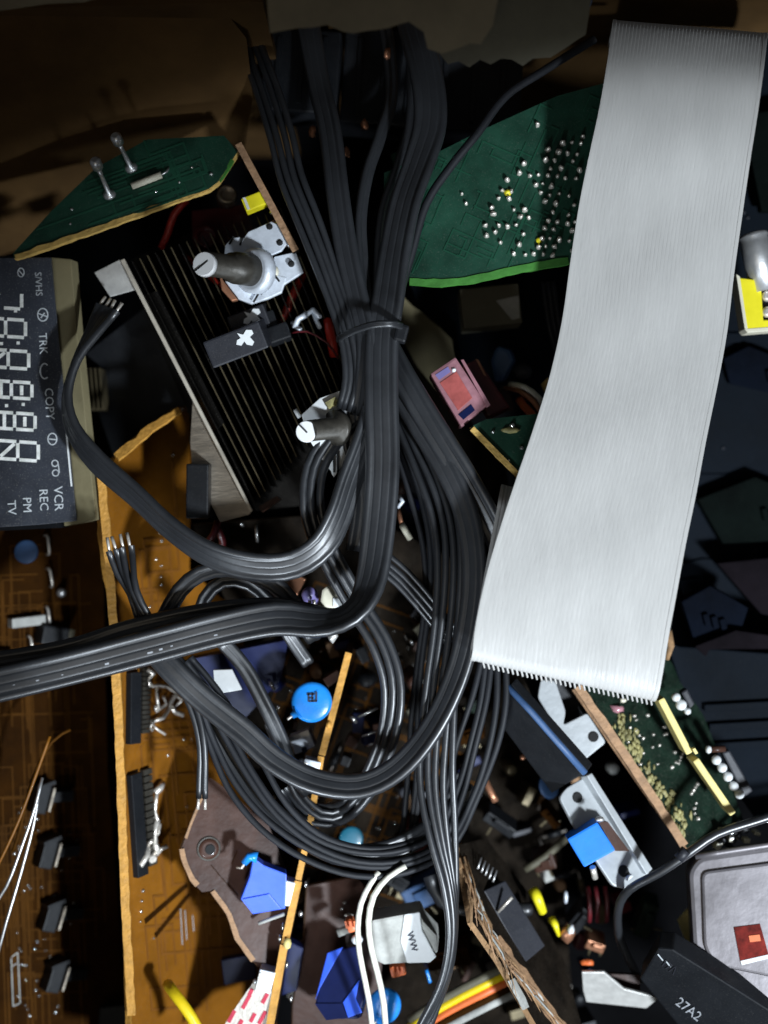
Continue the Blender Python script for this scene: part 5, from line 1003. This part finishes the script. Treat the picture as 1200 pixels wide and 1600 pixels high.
FC('flat_cable', 'thin black cable sloping down left of the blue disc', [(345, 1000, -.4, 0), (383, 1045, -.5, 0), (412, 1100, -.55, 0), (437, 1155, -.6, 0), (455, 1205, -.6, 0), (480, 1240, -.7, 0)], 2, 11, 'flat')
FC('flat_cable', 'short black arc of cable above the teal disc', [(420, 1130, -.9, 0), (445, 1190, -.8, 0), (465, 1240, -.8, 0), (500, 1272, -.8, 0), (535, 1268, -.9, 0), (560, 1240, -1.0, 0)], 2, 10, 'round')
FC('flat_cable', 'four black wires dropping behind the main vertical cable', [(560, 680, -.5, 0), (545, 740, -.5, 0), (550, 790, -.45, 0), (562, 830, -.5, 0), (590, 870, -.5, 0), (630, 905, -.5, 0), (670, 950, -.55, 0), (710, 1000, -.7, 0)], 4, 9, 'round', jit=1)
FC('flat_cable', 'black flat cable filling the left of the bundle below the tie', [(560, 510, .05, 0), (560, 570, .05, 0), (552, 630, 0, 0), (555, 700, -.1, 0), (570, 780, -.2, 0), (560, 860, -.3, 0)], 3, 12, 'flat')
FC('black_cable', 'faint black cable crossing the dark upper middle', [(930, 60, -.6, 0), (850, 110, -.3, 0), (790, 150, -.1, 0), (745, 210, 0, 0), (705, 260, 0, 0), (665, 320, 0, 0), (640, 400, -.05, 0), (620, 470, -.1, 0)], 1, 14, 'round', 'dull_pvc')
FC('black_cable', 'thick black cable lying across the deep bottom middle', [(670, 1370, -1.4, 0), (690, 1410, -1.3, 0), (750, 1425, -1.3, 0), (830, 1420, -1.6, 0)], 1, 24, 'round')
# plugs at the top
for x, y, w_, d_, z, lb in ((470, 110, 120, 130, -1.2, 'black plug housing at the top, left one'), (600, 120, 130, 150, -1.6, 'black plug housing at the top, middle one'), (740, 140, 150, 130, -1.9, 'black plug housing at the top, right one')):
    r_ = thing('plug_housing', lb, 'plug', P(x, y, z-.8), 'black plug housings at the top of the bundle'); MB().pbox(flat(z), x, y, w_, d_, 80, -4, -80).build('housing', 'black_plastic', r_, bevel=4)
    for i in range(3): MB().pbox(flat(z), x-w_*.3+i*w_*.3, y, 8, d_*.8, 4, -4, 0).build('housing_rib', 'black_plastic', r_, bevel=1)
for x, y, lb in ((488, 205, 'brass pin tip beside the left cable strand at the top'), (570, 195, 'dim brass pin between the cable strands'), (605, 82, 'grey worn plug corner under the torn cardboard'), (541, 238, 'faint brass speck between the strands')):
    MB().blob(P(x, y, -.9), .06, .10, .06, jit=.3).build('brass_pin', 'copper', label=lb, cat='pin')
lead('green_glint_wire', [(618, 240, -1.0), (625, 270, -1.0), (612, 310, -1.0)], 9, 'board_green', label='dark green sliver between two cable strands', cat='sliver')
# cable tie
ct = thing('cable_tie', 'black cable tie cinching the main bundle of flat cables', 'cable tie', P(580, 515, 0))
loop = [(528, 530, -.2), (534, 526, .25), (555, 516, .45), (580, 508, .62), (600, 506, .66), (618, 507, .6), (632, 513, .3), (630, 525, -.2), (600, 535, -.5), (560, 540, -.5), (530, 535, -.35)]
pts_ = wirepath(loop); mb = MB()
for o_ in (-.022, 0, .022): mb.tube([p+Vector((0, o_, 0)) for p in pts_], .035, 8)
mb.build('strap', 'black_pvc', ct); MB().pbox(flat(.45), 627, 520, 20, 28, 28, -15, -25).build('tie_head', 'black_plastic', ct, bevel=4)

clut = [((735, 1150), 40, 22, 20, 'board_brown', 'dim brown block deep beside the hanging wires'), ((780, 1290), 54, 18, -35, 'black_plastic', 'black bar shaped part deep left of the long bracket'),
 ((850, 1350), 34, 26, 15, 'board_plum', 'plum block deep above the upper yellow sleeve'), ((905, 1440), 46, 22, 50, 'black_plastic', 'black block deep right of the peach lump'),
 ((930, 1480), 30, 16, -20, 'copper', 'small copper toned block above the silver plate'), ((1010, 1440), 60, 24, 70, 'board_dark_green', 'dim green board scrap under the looping black cable'),
 ((760, 1455), 26, 60, -25, 'olive', 'dim olive strip left of the splintered board'), ((700, 1500), 70, 30, 10, 'board_brown', 'brown board scrap under the yellow wires'),
 ((660, 1400), 60, 40, 25, 'dull_blue', 'dim blue-grey block behind the round black cable'),
 ((530, 1400), 26, 20, 10, 'dark_red', 'dark red block above the white ceramic resistor'), ((620, 1380), 34, 24, -30, 'black_plastic', 'black block just under the white wire ends'),
 ((740, 1100), 30, 18, 60, 'board_dark_green', 'tiny dim green board piece behind the hanging wires'), ((860, 1280), 36, 14, -50, 'board_brown', 'dim brown strip left of the blue cube')]
for (x, y), w_, d_, an, mt, lb in clut:
    z = -2.4 if x < 1040 or y > 1200 else -1.85
    t = thing('shadowed_part', lb, 'component', P(x, y, z-.4)); pk = Plane((x, y, z), (x+40, y-8, z+.08), (x+8, y+40, z-.1))
    MB().pbox(pk, x, y, w_, d_, 40, an, -40).build('body', mt, t, bevel=3)
    MB().pbox(pk, x+3, y-2, w_*.5, d_*.5, 6, an, 0).build('raised_top', mt, t, bevel=2)
    for q in (-1, 1): MB().pbox(pk, x+q*w_*.3, y+d_*.6, 3, 14, 3, an+8, -6).build('lead', 'fin_edge', t)

for (pts_, z, mt, lb) in (([(1065, 940), (1110, 915), (1170, 950), (1150, 1010), (1090, 1020)], -2.0, 'shadow_blue', 'dark blue block painted shadow-dark right of the ribbon foot'),
      ([(1120, 880), (1320, 860), (1320, 980), (1190, 960)], -2.3, 'shadow_plum', 'dark board corner painted shadow-dark at the far right'), ([(1090, 780), (1180, 745), (1320, 800), (1320, 840), (1130, 850)], -2.6, 'shadow_green', 'dim green board scrap painted shadow-dark above the far right corner piece'),
      ([(1085, 1010), (1150, 985), (1320, 1010), (1320, 1060), (1150, 1075)], -1.9, 'shadow_plum', 'dim plum slab painted shadow-dark above the moulded tray'), ([(1130, 560), (1170, 540), (1320, 600), (1320, 640), (1140, 600)], -2.5, 'shadow_blue', 'faint blue-black bar painted shadow-dark below the yellow holder'),
      ([(1160, 180), (1320, 150), (1320, 330), (1190, 330)], -1.9, 'shadow_green', 'dim green board painted shadow-dark above the metal can at the right edge')):
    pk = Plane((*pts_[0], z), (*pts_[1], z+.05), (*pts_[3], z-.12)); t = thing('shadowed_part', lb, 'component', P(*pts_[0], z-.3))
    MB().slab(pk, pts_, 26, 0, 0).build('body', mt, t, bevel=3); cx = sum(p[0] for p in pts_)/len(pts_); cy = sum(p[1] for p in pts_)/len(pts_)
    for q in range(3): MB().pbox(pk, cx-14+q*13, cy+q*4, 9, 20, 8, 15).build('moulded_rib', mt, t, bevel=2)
